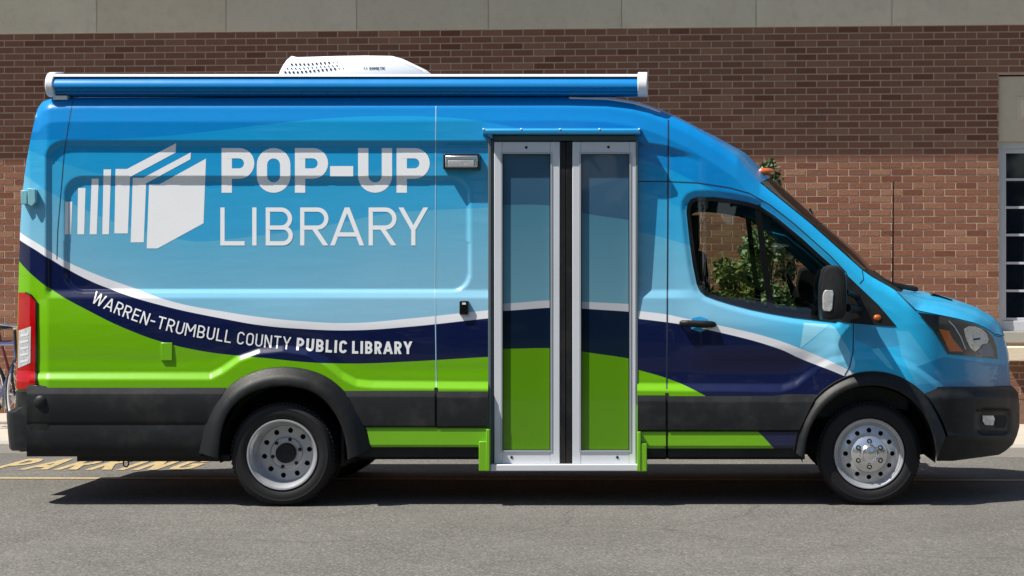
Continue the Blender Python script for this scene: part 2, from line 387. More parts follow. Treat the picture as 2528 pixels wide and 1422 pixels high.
def glyph(ch, W, s):                    # strokes of a plain monoline capital, box W x 1, stroke s -> list of centre lines
    a = s/2; L, R, B, T = a, W-a, a, 1-a; Mb = .43 if ch == 'P' else .5; cx = W/2; d = s*.62
    if ch == '-': return [[(W*.06, .46), (W*.94, .46)]]
    if ch == 'O':
        r = min((R-L)/2, .40); return [('c', arc(R-r, T-r, r, r, 90, 0)+arc(R-r, B+r, r, r, 0, -90)+arc(L+r, B+r, r, r, -90, -180)+arc(L+r, T-r, r, r, 180, 90))]
    if ch in 'CG':
        r = min((R-L)/2, .40); p = arc(R-r, T-r, r, r, 12, 90)+arc(L+r, T-r, r, r, 90, 180)+arc(L+r, B+r, r, r, 180, 270)
        if ch == 'C': return [p+arc(R-r, B+r, r, r, 270, 348)]
        return [p+arc(R-r, B+r, r, r, 270, 360)+[(R, .5)], [(R+a, .5), (cx, .5)]]
    if ch == 'U': r = min((R-L)/2, .4); return [[(L, 1)]+arc(L+r, B+r, r, r, 180, 270)+arc(R-r, B+r, r, r, 270, 360)+[(R, 1)]]
    if ch in 'PRB':
        Mb = .36+a*.6 if ch == 'P' else .47; rb = (T-Mb)/2; st = [[(L, 0), (L, 1)]]
        Rt = R if ch != 'B' else R-.02
        st.append([(L, T)]+arc(Rt-rb, T-rb, rb, rb, 90, -90, 12)+[(L, Mb)])
        if ch == 'R': st.append([(cx-.02, Mb), (R-.01+.02, -.04)])
        if ch == 'B': r2 = (Mb-B)/2; st.append([(L, Mb)]+arc(R-r2, B+r2, r2, r2, 90, -90, 12)+[(L, B)])
        return st
    if ch == 'D': r = .3; return [[(L, 0), (L, 1)], [(L, T)]+arc(R-r, T-r, r, r, 90, 0)+arc(R-r, B+r, r, r, 0, -90)+[(L, B)]]
    if ch == 'L': return [[(L, 1), (L, 0)], [(L, B), (W, B)]]
    if ch == 'I': return [[(W/2, 0), (W/2, 1)]]
    if ch == 'T': return [[(0, T), (W, T)], [(cx, T), (cx, 0)]]
    if ch == 'E': return [[(L, 0), (L, 1)], [(L, T), (W, T)], [(L, .5), (W*.93, .5)], [(L, B), (W, B)]]
    if ch == 'A': return [[(d*.3, -.05), (cx, 1.02-a*.2)], [(W-d*.3, -.05), (cx, 1.02-a*.2)], [(W*.16, .29), (W*.84, .29)]]
    if ch == 'Y': return [[(d*.5, 1.03), (cx, .42)], [(W-d*.5, 1.03), (cx, .42)], [(cx, .46), (cx, 0)]]
    if ch == 'N': return [[(L, 0), (L, 1)], [(R, 0), (R, 1)], [(L, 1.0), (R, 0.0)]]
    if ch == 'M': return [[(L, 0), (L, 1)], [(R, 0), (R, 1)], [(L, 1.0), (cx, .38)], [(R, 1.0), (cx, .38)]]
    if ch == 'W': return [[(d*.5, 1.03), (W*.27, 0)], [(cx, .98), (W*.27, 0)], [(cx, .98), (W*.73, 0)], [(W-d*.5, 1.03), (W*.73, 0)]]
    if ch == 'K': return [[(L, 0), (L, 1)], [(L, .38), (W-d*.4, 1.04)], [(W*.34, .52), (W-d*.3, -.04)]]
    return []
GW = {'I': .12, '-': .42, 'W': .92, 'M': .80, 'A': .68, 'Y': .66, 'L': .50, 'E': .52, 'T': .60, 'O': .62, 'C': .60, 'U': .60, 'N': .62, 'G': .62, ' ': .30}
def letter_polys(ch, W, s):
    out = []
    for st in glyph(ch, W, s):
        cl = isinstance(st, tuple); pts = st[1] if cl else st
        q = []
        for p in pts:
            if not q or math.hypot(p[0]-q[-1][0], p[1]-q[-1][1]) > 1e-4: q.append(p)
        if cl and math.hypot(q[0][0]-q[-1][0], q[0][1]-q[-1][1]) < 1e-3: q.pop()
        polys = []
        for r in ribbon(q, s, cl):
            r = clip_half(clip_half(r, 1, 0, False), 1, 1, True)
            if len(r) > 2: polys.append(r)
        out.append(polys)
    return out
def put_letter(mb, ch, W, s, place, proj, base, cx=8., cy=3.):
    for k, polys in enumerate(letter_polys(ch, W, s)):
        lay([[place(*p) for p in r] for r in polys], lambda x, y, k=k: proj(x, y, base+.00035*k), cx, cy, mb)
# ================================================================ THE VAN
van = empty('library_van', (0, 1.03, 0), 'blue and green pop-up library van with white lettering, rolled awning and folding side doors', 'van')
def part(mb, name, mat, parent=None, **k): return mb.build(name, mat, parent or van, **k)
# body skin
xs = sorted(set([float(v) for v in np.arange(40, 2493, 4.0)]+[1205., 1573., 2492.]))
ys = sorted(set([float(v) for v in np.arange(240, 1129, 3.0)]+[345.]))
grid = []
for x in xs:
    colm = []
    for y in ys:
        px = clamp(x, ip(y, LEFT), ip(y, RIGHT)); t_, b_ = ip(px, TOP), bot(px)
        py = clamp(y, t_, b_); px = clamp(px, ip(py, LEFT), ip(py, RIGHT))
        colm.append((px, py))
    grid.append(colm)
sk = MB(); far = []; idx = {}
def vid(p):
    k = (round(p[0], 2), round(p[1], 2))
    if k not in idx: idx[k] = len(sk.v); sk.v.append(D(*p))
    return idx[k]
farf = []
for i in range(len(xs)-1):
    for j in range(len(ys)-1):
        q = [grid[i][j], grid[i][j+1], grid[i+1][j+1], grid[i+1][j]]
        ids = []
        for p in q:
            v = vid(p)
            if v not in ids: ids.append(v)
        if len(ids) < 3: continue
        ar = abs(sum(q[a][0]*q[(a+1) % 4][1]-q[(a+1) % 4][0]*q[a][1] for a in range(4)))
        if ar < .05: continue
        mx = sum(p[0] for p in q)/4; my = sum(p[1] for p in q)/4
        if 1690 < mx < 2085 and 480 < my < 800 and inpoly(mx, my) and pdist(mx, my) > 5: continue
        farf.append(tuple(ids))
        if 1205 < mx < 1573 and my > 345: continue
        sk.f.append(tuple(ids))
nv = len(sk.v); sk.v += [mir(v) for v in sk.v]; sk.f += [tuple(nv+i for i in reversed(f)) for f in farf]
def cross(E, Cc, n=24, pw=2.4, mb=None):   # E: near edge points, Cc: centre points; sweep across to the far side
    rows = []
    for e, c in zip(E, Cc):
        r = []
        for k in range(n+1):
            t = k/n; y = e[1]+(VW-2*e[1])*t; f = 1-abs(2*t-1)**pw
            r.append((e[0]+(c[0]-e[0])*f, y, e[2]+(c[2]-e[2])*f))
        rows.append(r)
    return (mb or MB()).grid(rows)
tx = [float(v) for v in np.arange(125, 1877, 8)]+[1876.]
E = [D(x, ip(x, TOP)) for x in tx]
def roofc(x, e):
    return (e[0]+.10*ss(1700, 1876, x), 0, e[2]+.055+.01*ss(1500, 1700, x))
cross(E, [roofc(x, e) for x, e in zip(tx, E)], mb=sk)
ly = [float(v) for v in np.arange(244, 1000, 8)]
E = [D(ip(y, LEFT), y) for y in ly]; cross(E, [(e[0]-.04, 0, e[2]) for e in E], mb=sk)
ry = [float(v) for v in np.arange(829, 1000, 8)]
E = [D(ip(y, RIGHT), y) for y in ry]; cross(E, [(e[0]+.05, 0, e[2]) for e in E], mb=sk)
body = part(sk, 'body', LIV, smooth=True, weld=.0004, recalc=True)
# hood
hx = [float(v) for v in np.linspace(2214, 2474, 40)]
HC = [(2212,716),(2240,715),(2268,718),(2310,726),(2352,738),(2407,758),(2446,780),(2462,797),(2469,810),(2474,829)]
E = [D(x, ip(x, TOP)-2) for x in hx]
hc = [P(2212+(2474-2212)*(i/39)**.92, 0, 1.03)[0] for i in range(40)]
Cc = [P(px, ip(px, HC), 1.03) for px in [2212+(2474-2212)*(i/39)**.9 for i in range(40)]]
part(cross(E, Cc, pw=2.0), 'hood', LIV, smooth=True)
HM = MB()
HM.pprism([(2297,730),(2345,745),(2353,740),(2305,724)], .62, 1.1); part(HM, 'hood_vent', GLOSSB)
# cowl, windscreen
cxs = np.linspace(0, 1, 10)
E = [D(2129+85*t, ip(2129+85*t, TOP)-1) for t in cxs]; Cc = [P(2157+57*t, 673+41*t, 1.03) for t in cxs]
cw = cross(E, Cc)
cw.tube([P(2140,676,.3), P(2175,694,.5), P(2225,713,.75)], .018, 6).tube([P(2150,680,.2), P(2200,702,.35), P(2262,714,.6)], .018, 6).tube([P(2135,664,.3), P(2160,688,.3), P(2190,700,.3)], .016, 6)
part(cw, 'cowl', PLAS, smooth=40)
E = [D(1876+253*t, ip(1876+253*t, TOP)-1) for t in np.linspace(0, 1, 30)]
WC = [(1909,447),(2011,539),(2112,625),(2157,671)]
Cc = [P(1909+248*t, ip(1909+248*t, WC), 1.03) for t in np.linspace(0, 1, 30)]
ws = part(cross(E, Cc, pw=2.2), 'windscreen', SGL, smooth=True)
# black band at the top and along the pillar edge of the windscreen
rows = []
for t in np.linspace(0, 1, 30):
    e = D(1876+253*t, ip(1876+253*t, TOP)-1); c = P(1909+248*t, ip(1909+248*t, WC), 1.03); r = []
    for k in range(4):
        u = k*.014; f = 1-abs(2*u-1)**2.2; r.append((e[0]+(c[0]-e[0])*f+.003, e[1]+(VW-2*e[1])*u, e[2]+(c[2]-e[2])*f+.003))
    rows.append(r)
part(MB().grid(rows), 'windscreen_surround', GLOSSB, ws, smooth=True)
# seams between panels
def seam(pts, w=3.0, off=.0015, name='panel_seam', mat=None):
    dp = []
    for a, b in zip(pts[:-1], pts[1:]):
        n = max(1, int(math.hypot(b[0]-a[0], b[1]-a[1])/10))
        dp += [(a[0]+(b[0]-a[0])*k/n, a[1]+(b[1]-a[1])*k/n) for k in range(n)]
    dp.append(pts[-1])
    part(lay(ribbon(dp, w), lambda x, y: D(x, y, off), 6, 3), name, mat or SEAM, weld=True, smooth=True)
seam([(1076,262),(1075,500),(1074,720),(1077,955)], 2.2, mat=plain('seam_highlight', (.30,.52,.66), .5))  # bright edge highlight of this seam, painted as a light strip
seam([(1650,296),(1648,600),(1646,960)], 3.4)
seam([(1576,448),(1648,448),(1720,451),(1800,463),(1850,477),(1900,505),(1960,552),(2050,632),(2088,672),(2102,700),(2107,760),(2106,870),(2098,905),(2086,925)], 2.4)
seam([(179,250),(170,300),(158,380),(148,500),(142,570),(140,640)], 1.6)
seam([(2129,667),(2132,690),(2122,700)], 2.0); seam([(2216,722),(2262,768)], 2.2)
seam([(2453,828),(2474,832)], 2.0); seam([(2086,925),(2084,968)], 2.4)
# black trim, sills, rockers
def loft(name, x0, x1, prof, mat, ends=None, step=24, smooth=35):   # prof: (py, y) section, closed at the back
    rows = []; n = max(2, int((x1-x0)/step))
    for k in range(n+1):
        r = []
        for i, (py, y) in enumerate(prof):
            px = x0+(x1-x0)*k/n
            if ends: px = clamp(px, ends[0](py), ends[1](py))
            r.append(P(px, py, y))
        p0, p1 = prof[0], prof[-1]
        r += [(r[-1][0], .25, r[-1][2]), (r[0][0], .25, r[0][2])]
        rows.append(r)
    mb = MB().grid(rows, close=True); m_ = len(rows[0]); nn = len(mb.v)
    mb.f.append(tuple(range(m_))); mb.f.append(tuple(range(nn-m_, nn)))
    return part(mb, name, mat, smooth=smooth)
ro = lambda py: float(np.interp(py, [902,939,975,1020,1070,1118,1140], [640,578,540,512,496,490,490]))+6
ro2 = lambda py: float(np.interp(py, [902,940,985,1045,1085,1108,1140], [740,828,870,902,912,917,917]))-6
fo = lambda py: float(np.interp(py, [919,948,975,1033,1080,1112,1140], [2111,2048,2012,1976,1963,1958,1958]))+6
up = [(950,-.022),(953,-.034),(971,-.052),(975,-.056),(1040,-.056)]
loft('side_cladding', 66, 560, up+[(1045,-.052),(1047,-.046),(1052,-.050),(1090,-.052),(1113,-.047),(1127,-.02)], PLAS, (lambda p: 66, ro))
loft('side_cladding', 820, 1073, [(958,-.022),(961,-.034),(978,-.052),(982,-.055),(1051,-.055),(1055,-.04)], PLAS, (ro2, lambda p: 1073))
loft('side_cladding', 1079, 1204, [(959,-.022),(962,-.034),(980,-.052),(984,-.055),(1052,-.055),(1056,-.04)], PLAS)
loft('side_cladding', 1574, 1643, [(969,-.022),(972,-.034),(989,-.052),(993,-.055),(1061,-.055),(1065,-.04)], PLAS)
loft('side_cladding', 1649, 2020, [(971,-.022),(974,-.034),(991,-.052),(995,-.055),(1061,-.055),(1065,-.04)], PLAS, (lambda p: 1649, fo))
loft('rocker_panel', 905, 1204, [(1056,-.035),(1058,-.045),(1098,-.045),(1104,-.03)], GRN, (lambda p: 905+(p-1056)*.2, lambda p: 1204))
rk = [(1065,-.035),(1067,-.045),(1100,-.045),(1107,-.03)]
loft('rocker_panel', 1574, 1644, rk, GRN); loft('rocker_panel', 1649, 1980, rk, LIV, (lambda p: 1649, fo))
sill = [(1103,-.01),(1106,-.022),(1128,-.018),(1134,.02)]
loft('sill', 862, 1181, sill, PLAS); loft('sill', 1598, 1644, sill, PLAS); loft('sill', 1650, 1987, sill, PLAS)
loft('rear_valance', 190, 567, [(1118,.05),(1124,.03),(1136,.04),(1139,.10)], DARK)
part(MB().pbox(1072, 957, 1080, 1055, -.040, .1), 'cladding_gap', DARK); part(MB().pbox(1642, 970, 1650, 1106, -.040, .1), 'cladding_gap', DARK)
# wheel arch flares
def flare(inn, out, prot, name='arch_flare'):
    a = arc_mid(inn, out, 0); b = arc_mid(inn, out, 1); rows = []
    for p, q in zip(a, b):
        def at(f, y): x, z = p*(1-f)+q*f; return P(x, z, y)
        s0 = dep(*q)
        rows.append([at(0, .30), at(0, -prot+.012), at(.03, -prot), at(.12, -prot-.004), at(.42, -prot+.004), at(.62, -prot+.022), at(.80, -prot*.55), at(.95, s0-.012), at(1, s0-.004), at(1, s0+.02)])
    return part(MB().grid(rows), name, PLAS, smooth=50)
flare(RIN, ROUT, .115); flare(FIN, FOUT, .075)
def liner(cx, r, z, y0, y1):
    mb = MB(); rows = []
    for k in range(33):
        a = math.radians(-8+196*k/32); rows.append([(cx+r*math.cos(a), y0, z+r*math.sin(a)), (cx+r*math.cos(a), y1, z+r*math.sin(a))])
    mb.grid(rows); n = 33
    mb.add([r_[1] for r_ in rows], [tuple(range(33))]); return mb
XR = P(697, 0, -.06)[0]; XF = P(2146, 0, 0)[0]; WR = .335
for yy in ((.01, .60), (2.05, 1.46)):
    part(liner(XR+.01, .435, WR, *yy), 'wheel_liner', DARK); part(liner(XF, .435, WR, *yy), 'wheel_liner', DARK)
# underbody
ub = MB(); ub.box(-3.05, 2.95, .62, 1.44, .36, .56)
ub.box(XR+.46, XF-.48, .12, 1.94, .33, .50); ub.box(-3.1, XR-.46, .12, 1.94, .33, .5); ub.box(XF+.46, 3.05, .2, 1.85, .38, .5)
ub.tube([(XR, .1, WR), (XR, 1.96, WR)], .06, 12); ub.ball((XR, 1.03, WR), .17, .17, .17); ub.tube([(XF, .2, WR), (XF, 1.9, WR)], .04, 10)
ub.tube([(XR+.5, .5, .30), (XF-1.2, .5, .30)], .045, 10); part(ub, 'underbody', DARK)
hk = MB().tube([P(311,1128,.3), P(311,1136,.3)], .006, 6)
hk.tube([tuple(Vector(P(311,1144,.3))+Vector((.018*math.cos(a), 0, .024*math.sin(a)))) for a in np.linspace(0, 6.28, 12)], .005, 6)
part(hk, 'tow_hook', DARK)
# rear bumper
rb = MB()
def wrap_rear(prof):     # plan section per height: list of (px, py) of the outer corner
    rows = []
    for px, py, ins in prof:
        r = []
        pts = [(120, -.046+ins), (75, -.046+ins), (px+18, -.03+ins), (px+5, .0+ins), (px, .06+ins)]
        for a, y in pts: r.append(P(a, py, y))
        e = r[-1]; r2 = [(e[0]-.02, 1.03, e[2])]+[mir(p) for p in reversed(r)]
        rows.append(r+r2)
    return rows
rb.grid(wrap_rear([(39,964,.02),(39,967,0),(39,1005,0),(17,1018,-.004),(16,1026,-.006),(20,1075,-.004),(23,1106,.0),(30,1113,.04)]))
rb.box(P(23,0,0)[0]+.03, -2.9, .1, 1.96, .34, .72); part(rb, 'rear_bumper', PLAS, smooth=30); part(MB().box(P(17,0,0)[0]-.16, P(17,0,0)[0]+.05, .45, 1.6, .40, .47), 'rear_step', PLAS, bevel=.01)
part(MB().ball(P(101,992,-.045), .046, .03, .046), 'parking_sensor_cap', PLAS, smooth=True)
rs = MB().pbox(142, 1040, 162, 1043, -.0535, -.02); part(rs, 'bumper_slot', CHR)
# front bumper
FBL = [(950,2262),(984,2296),(1029,2323),(1068,2338),(1078,2341),(1080,2312),(1150,2312)]
FBR = [(950,2497),(955,2501),(962,2508),(971,2514),(1003,2517),(1052,2517),(1075,2511),(1097,2501),(1112,2484),(1123,2466),(1141,2330)]
def fdep(px, py):
    t = .74*clamp((px-2250)/267)**2.6-.034
    t += .045*(1-ss(955, 986, py)); t += .05*ss(1075, 1140, py)
    t += .03*ss(8, -8, rrect(px, py, 2412, 1010, 2492, 1072, 18))
    t -= .008*ss(1066, 1074, py)*(1-ss(1082, 1100, py))
    return t
fb = MB(); rows = []
for py in np.arange(955, 1141, 3.0):
    a, b = ip(py, FBL), ip(py, FBR); r = [P(a+(b-a)*k/60, py, fdep(a+(b-a)*k/60, py)) for k in range(61)]
    e = r[-1]; rows.append(r+[((e[0]+.02), 1.03, e[2])]+[mir(p) for p in reversed(r)])
fb.grid(rows); fb.f.append(tuple(range(len(rows[0])))); part(fb, 'front_bumper', PLAS, smooth=45, recalc=True)
fp = lambda o: (lambda x, y: P(x, y, fdep(x, y)-o))
fl = part(lay([[(2426,1026),(2452,1026),(2456,1034),(2452,1050),(2432,1049),(2426,1040)]], fp(.010), 5, 4), 'fog_light', CLR, weld=True, smooth=True)
part(lay([[(2459,1026),(2484,1024),(2487,1040),(2480,1056),(2458,1056)]], fp(.006), 5, 4), 'fog_light_bezel', DARK, fl, weld=True)
part(lay([[(2415,1011),(2495,1009),(2495,1014),(2414,1017)], [(2414,1062),(2490,1064),(2484,1074),(2424,1072)]], fp(.012), 5, 4), 'bumper_trim', DARK, weld=True)
part(MB().grid([[P(2476+12*ss(835, 890, y), y, yy) for yy in (.72, .9, 1.16, 1.34)] for y in range(835, 955, 10)]).add([], []), 'grille_backing', DARK, smooth=True)
g = MB()
for k in range(6): g.pbox(2470, 868+k*13, 2485, 874+k*13, .85, 1.21)
part(g, 'grille', PLAS)
# headlight
hp = lambda o: (lambda x, y: D(x, y, o))
hl_poly = [(2265,771),(2320,779),(2359,788),(2407,801),(2437,816),(2451,832),(2460,855),(2464,886),(2424,882),(2340,874),(2307,819)]
def fan(poly, c=None):
    c = c or (sum(p[0] for p in poly)/len(poly), sum(p[1] for p in poly)/len(poly))
    return [[c, poly[i], poly[(i+1) % len(poly)]] for i in range(len(poly))]
hl = part(lay(fan(hl_poly), hp(.006), 6, 5), 'headlight', plain('headlight_housing', (.020,.026,.036), .12, coat=.6, var=.5, vs=25), weld=True, smooth=True)
part(lay(fan([(2318,812),(2342,816),(2352,836),(2378,868),(2344,867)]), hp(.009), 6, 5), 'turn_signal', AMB, hl, weld=True, smooth=True)
part(lay(fan([(2379,812),(2392,805),(2408,806),(2424,812),(2436,824),(2441,838),(2437,848),(2424,850),(2416,862),(2407,868),(2396,860),(2385,838)]), hp(.010), 5, 5), 'reflector', CLR, hl, weld=True, smooth=True)
part(lay(fan([(2402,826),(2428,824),(2434,836),(2426,846),(2410,848),(2404,842)]), hp(.013), 5, 5), 'projector_lens', ALU, hl, weld=True, smooth=True)
part(lay([[(2404,836),(2420,834),(2420,838),(2404,840)]], hp(.016), 5, 5), 'lamp_bar', DARK, hl, weld=True)
part(lay(fan([(2428,852),(2444,846),(2452,866),(2453,880),(2420,878),(2414,868)]), hp(.0095), 5, 5), 'outer_lens', plain('bluish_lens', (.05,.11,.22), .08, coat=1, var=.4, vs=50), hl, weld=True, smooth=True)
part(lay(ribbon([(2342,792),(2356,806),(2372,832),(2384,862)], 2.5), hp(.010), 5, 5), 'light_strip', ALU, hl, weld=True)
# side window
glp = part(lay(fan([((x-1860)*.99+1860, (y-640)*.985+640) for x, y in WIN], (1850, 640)), lambda x, y: D(x, y, -.012), 12, 12), 'door_window', WGL, weld=True, smooth=True)
part(lay(ribbon([((x-1860)*.985+1860, (y-640)*.97+640) for x, y in WIN], 10, True), hp(.006), 6, 4), 'window_rubber', GLOSSB, glp, weld=True, smooth=True)
part(lay(ribbon([(1870,506),(1886,640),(1904,768)], 15), hp(.002), 6, 4), 'window_divider', GLOSSB, glp, weld=True, smooth=True)
def mirror_mb(mb): q = MB(); q.v = [mir(v) for v in mb.v]; q.f = mb.f; return q
gl2 = part(mirror_mb(lay(fan([((x-1860)*.99+1860, (y-640)*.985+640) for x, y in WIN], (1850, 640)), lambda x, y: D(x, y, -.012), 12, 12)), 'door_window', WGL, weld=True, smooth=True)
part(mirror_mb(lay(ribbon([((x-1860)*.985+1860, (y-640)*.97+640) for x, y in WIN], 10, True), hp(.006), 6, 4)), 'window_rubber', GLOSSB, gl2, weld=True, smooth=True)
part(mirror_mb(lay(ribbon([(1870,506),(1886,640),(1904,768)], 15), hp(.002), 6, 4)), 'window_divider', GLOSSB, gl2, weld=True, smooth=True)
sp_ = part(lay(fan([(2064,668),(2089,677),(2130,716),(2167,751),(2192,780),(2214,806),(2160,803),(2113,799),(2055,792)], (2110,745)), hp(.004), 6, 5), 'sail_panel', PLAS, weld=True, smooth=True)
part(MB().ball(P(2166,784,-.0), .026, .015, .020), 'side_marker', AMB, sp_, smooth=True)
part(MB().ball(P(2146,779,.01), .022, .012, .008), 'marker_base', CHR, sp_, smooth=True)
# mirror
mrr = MB(); yf, yb = -.33, -.12
prof = [(2032,668),(2038,658),(2052,654),(2070,656),(2086,668),(2091,690),(2092,740),(2089,778),(2080,790),(2050,795),(2030,790),(2026,778),(2025,740),(2026,700)]
for a, b in ((1, 1),):
    rows = []
    for f, y in ((.80, yf), (.93, yf+.008), (1.0, yf+.035), (1.0, yb), (.9, yb+.03)):
        rows.append([P(2058+(x-2058)*f, 724+(z-724)*f, y) for x, z in prof])
    # keep straight depth: use x/z of front plane
    base = [P(x, z, yf) for x, z in prof]; c = P(2058, 724, yf)
    rows = [[(c[0]+(p[0]-c[0])*f, y, c[2]+(p[2]-c[2])*f) for p in base] for f, y in ((.80, yf), (.93, yf+.008), (1.0, yf+.035), (1.0, yb), (.9, yb+.03))]
    mrr.grid(rows, close=True); n = len(prof); k = len(mrr.v)
    mrr.f.append(tuple(range(k-5*n, k-4*n))); mrr.f.append(tuple(range(k-n, k)))
mrr.tube([P(2092,760,-.18), P(2118,764,-.05), P(2128,766,.03)], .026, 8); mrr.tube([P(2088,720,-.18), P(2110,730,-.05), P(2120,735,.05)], .02, 8)
mo = part(mrr, 'door_mirror', PLAS, smooth=35)
part(MB().pprism([(2034,720),(2038,716),(2056,717),(2058,724),(2055,762),(2050,769),(2034,768),(2031,761),(2031,730)], yf-.006, yf+.03), 'mirror_lamp', CLR, mo, bevel=.004)
part(mirror_mb(MB().add([tuple(v) for v in mrr.v], mrr.f)), 'door_mirror', PLAS, smooth=35)
# door handle
dh = MB(); rows = []
for px, w in ((1677,3),(1682,8),(1700,9),(1735,9),(1758,8.5),(1766,6),(1768,2)):
    yy = -.065 if 1680 < px < 1764 else -.045
    rows.append([P(px, 798+(px-1677)*.035+w*math.sin(a), yy+.018*(1-math.cos(a))) for a in np.linspace(0, 6.283, 11)[:-1]])
dh.grid(rows, close=True); dh.f.append(tuple(range(10))); dho = part(dh, 'door_handle', PLAS, smooth=True)
part(lay(fan([(1708,786),(1728,781),(1748,788),(1748,812),(1728,820),(1706,812)]), hp(.002), 6, 4), 'handle_recess', TRIMBLUE, dho, weld=True)
part(MB().ball(P(1740,810,-.03), .022, .012, .010), 'handle_lock', CHR, dho, smooth=True)
# black panel latch, fuel tab, side scene light
lt = part(MB().pbox(1134, 743, 1156, 777, -.03, .03), 'panel_latch', GLOSSB, bevel=.004); part(MB().pbox(1141, 747, 1150, 752, -.034, -.028), 'latch_button', WPL, lt)
part(MB().pbox(397, 846, 425, 890, -.018, .03), 'vent_cover', GRN, bevel=.003)
sc = MB().pbox(1093, 379, 1184, 419, -.005, .09); sco = part(sc, 'scene_light', GLOSSB, bevel=.012, seg=3)
part(MB().pbox(1099, 384, 1179, 413, -.012, .02), 'light_housing', CHR, sco, bevel=.006)
part(MB().pbox(1106, 396, 1170, 411, -.016, .0), 'light_lens', CLR, sco, bevel=.003); part(MB().pbox(1106, 386, 1174, 393, -.016, 0), 'light_lens', CHR, sco, bevel=.002)
# rear hinge / bracket
hb = MB().pprism([(68,464),(86,467),(88,498),(78,510),(69,504)], .0, .12); hb.pbox(51, 470, 66, 504, .02, .12)
part(hb, 'rear_bracket', plain('pale_bracket', (.22,.48,.54), .4), bevel=.004); 
# tail light
tlp = [(46,722),(62,722),(77,729),(89,743),(89,860),(88,949),(73,961),(40,960),(43,860)]
tl = part(lay(fan(tlp), hp(.012), 6, 5), 'tail_light', RED, weld=True, smooth=True)
part(lay([[(46,816),(76,806),(75,896),(44,909)]], hp(.015), 6, 5), 'reverse_lens', CLR, tl, weld=True, smooth=True)
part(lay(ribbon([(62,722),(77,729),(89,743),(89,860),(88,949),(73,961)], 4), hp(.014), 6, 5), 'lens_edge', GLOSSB, tl, weld=True)
bars = []
for k in range(5): bars.append([(50,826+k*16),(70,822+k*16),(70,828+k*16),(50,832+k*16)])
part(lay(bars, hp(.017), 6, 5), 'lens_ribs', ALU, tl, weld=True)
# wheels
def holed_disc(rad0, rad1, zf, holes, hr, hd, n=216, m=14):
    """ring from rad0 to rad1, axial zf(r), with round holes (count, radius-of-circle)"""
    mb = MB(); V = []; 
    for i in range(n):
        a = 2*math.pi*i/n
        for j in range(m+1): V.append((rad0+(rad1-rad0)*j/m, a))
    cen = [(hd*math.cos(2*math.pi*(k+holes[1])/holes[0]), hd*math.sin(2*math.pi*(k+holes[1])/holes[0])) for k in range(holes[0])]
    pts = [[r*math.cos(a), r*math.sin(a)] for r, a in V]; fs = []
    def near(x, y): return min((math.hypot(x-c[0], y-c[1]), c) for c in cen)
    for i in range(n):
        for j in range(m):
            q = (i*(m+1)+j, i*(m+1)+j+1, ((i+1) % n)*(m+1)+j+1, ((i+1) % n)*(m+1)+j)
            cx = sum(pts[k][0] for k in q)/4; cy = sum(pts[k][1] for k in q)/4
            if near(cx, cy)[0] > hr: fs.append(q)
    used = set(k for f in fs for k in f); cnt = {}
    for k in used:
        d, c = near(*pts[k])
        if d < hr*1.12: pts[k] = [c[0]+(pts[k][0]-c[0])*hr/d, c[1]+(pts[k][1]-c[1])*hr/d]
    mb.add([(p[0], zf(math.hypot(*p)), p[1]) for p in pts], fs); return mb
def shift(mb, c, s=1): mb.v = [(x+c[0], y*s+c[1], z+c[2]) for x, y, z in mb.v]; return mb
TY = [(.232,.030),(.236,.006),(.245,.0),(.262,-.004),(.278,-.006),(.290,-.004),(.296,-.006),(.312,.0),(.324,.012),(.332,.026),(.335,.034)]
def tyre_mb(w=.195):
    mb = MB().lathe(TY+[(.335,.06),(.331,.0605),(.331,.066),(.335,.0665),(.335,.10),(.331,.1005),(.331,.106),(.335,.1065),(.335,w-.034),(.332,w-.026),(.312,w),(.262,w+.003),(.236,w-.006),(.232,w-.03)], (0, 0, 0), 'y', 96)
    for k in range(72):    # shoulder tread blocks
        a = 2*math.pi*k/72; r = .3345
        for yy in (.022, w-.05):
            b = MB().box(-.0085, .0085, yy, yy+.03, r-.006, r+.0022); co, si = math.cos(a), math.sin(a)
            mb.add([(x*co-z*si, y, x*si+z*co) for x, y, z in b.v], b.f)
    return mb
def lugs(n, rr, y, r=.0095, h=.018, ph=0, k0=0, p6=0):
    mb = MB()
    for k in range(n):
        a = 2*math.pi*(k0+p6)/6; mb.lathe([(r, 0), (r, -h), (r*.7, -h-.004), (.001, -h-.004)], (rr*math.cos(a), y, rr*math.sin(a)), 'y', 6)
    return mb
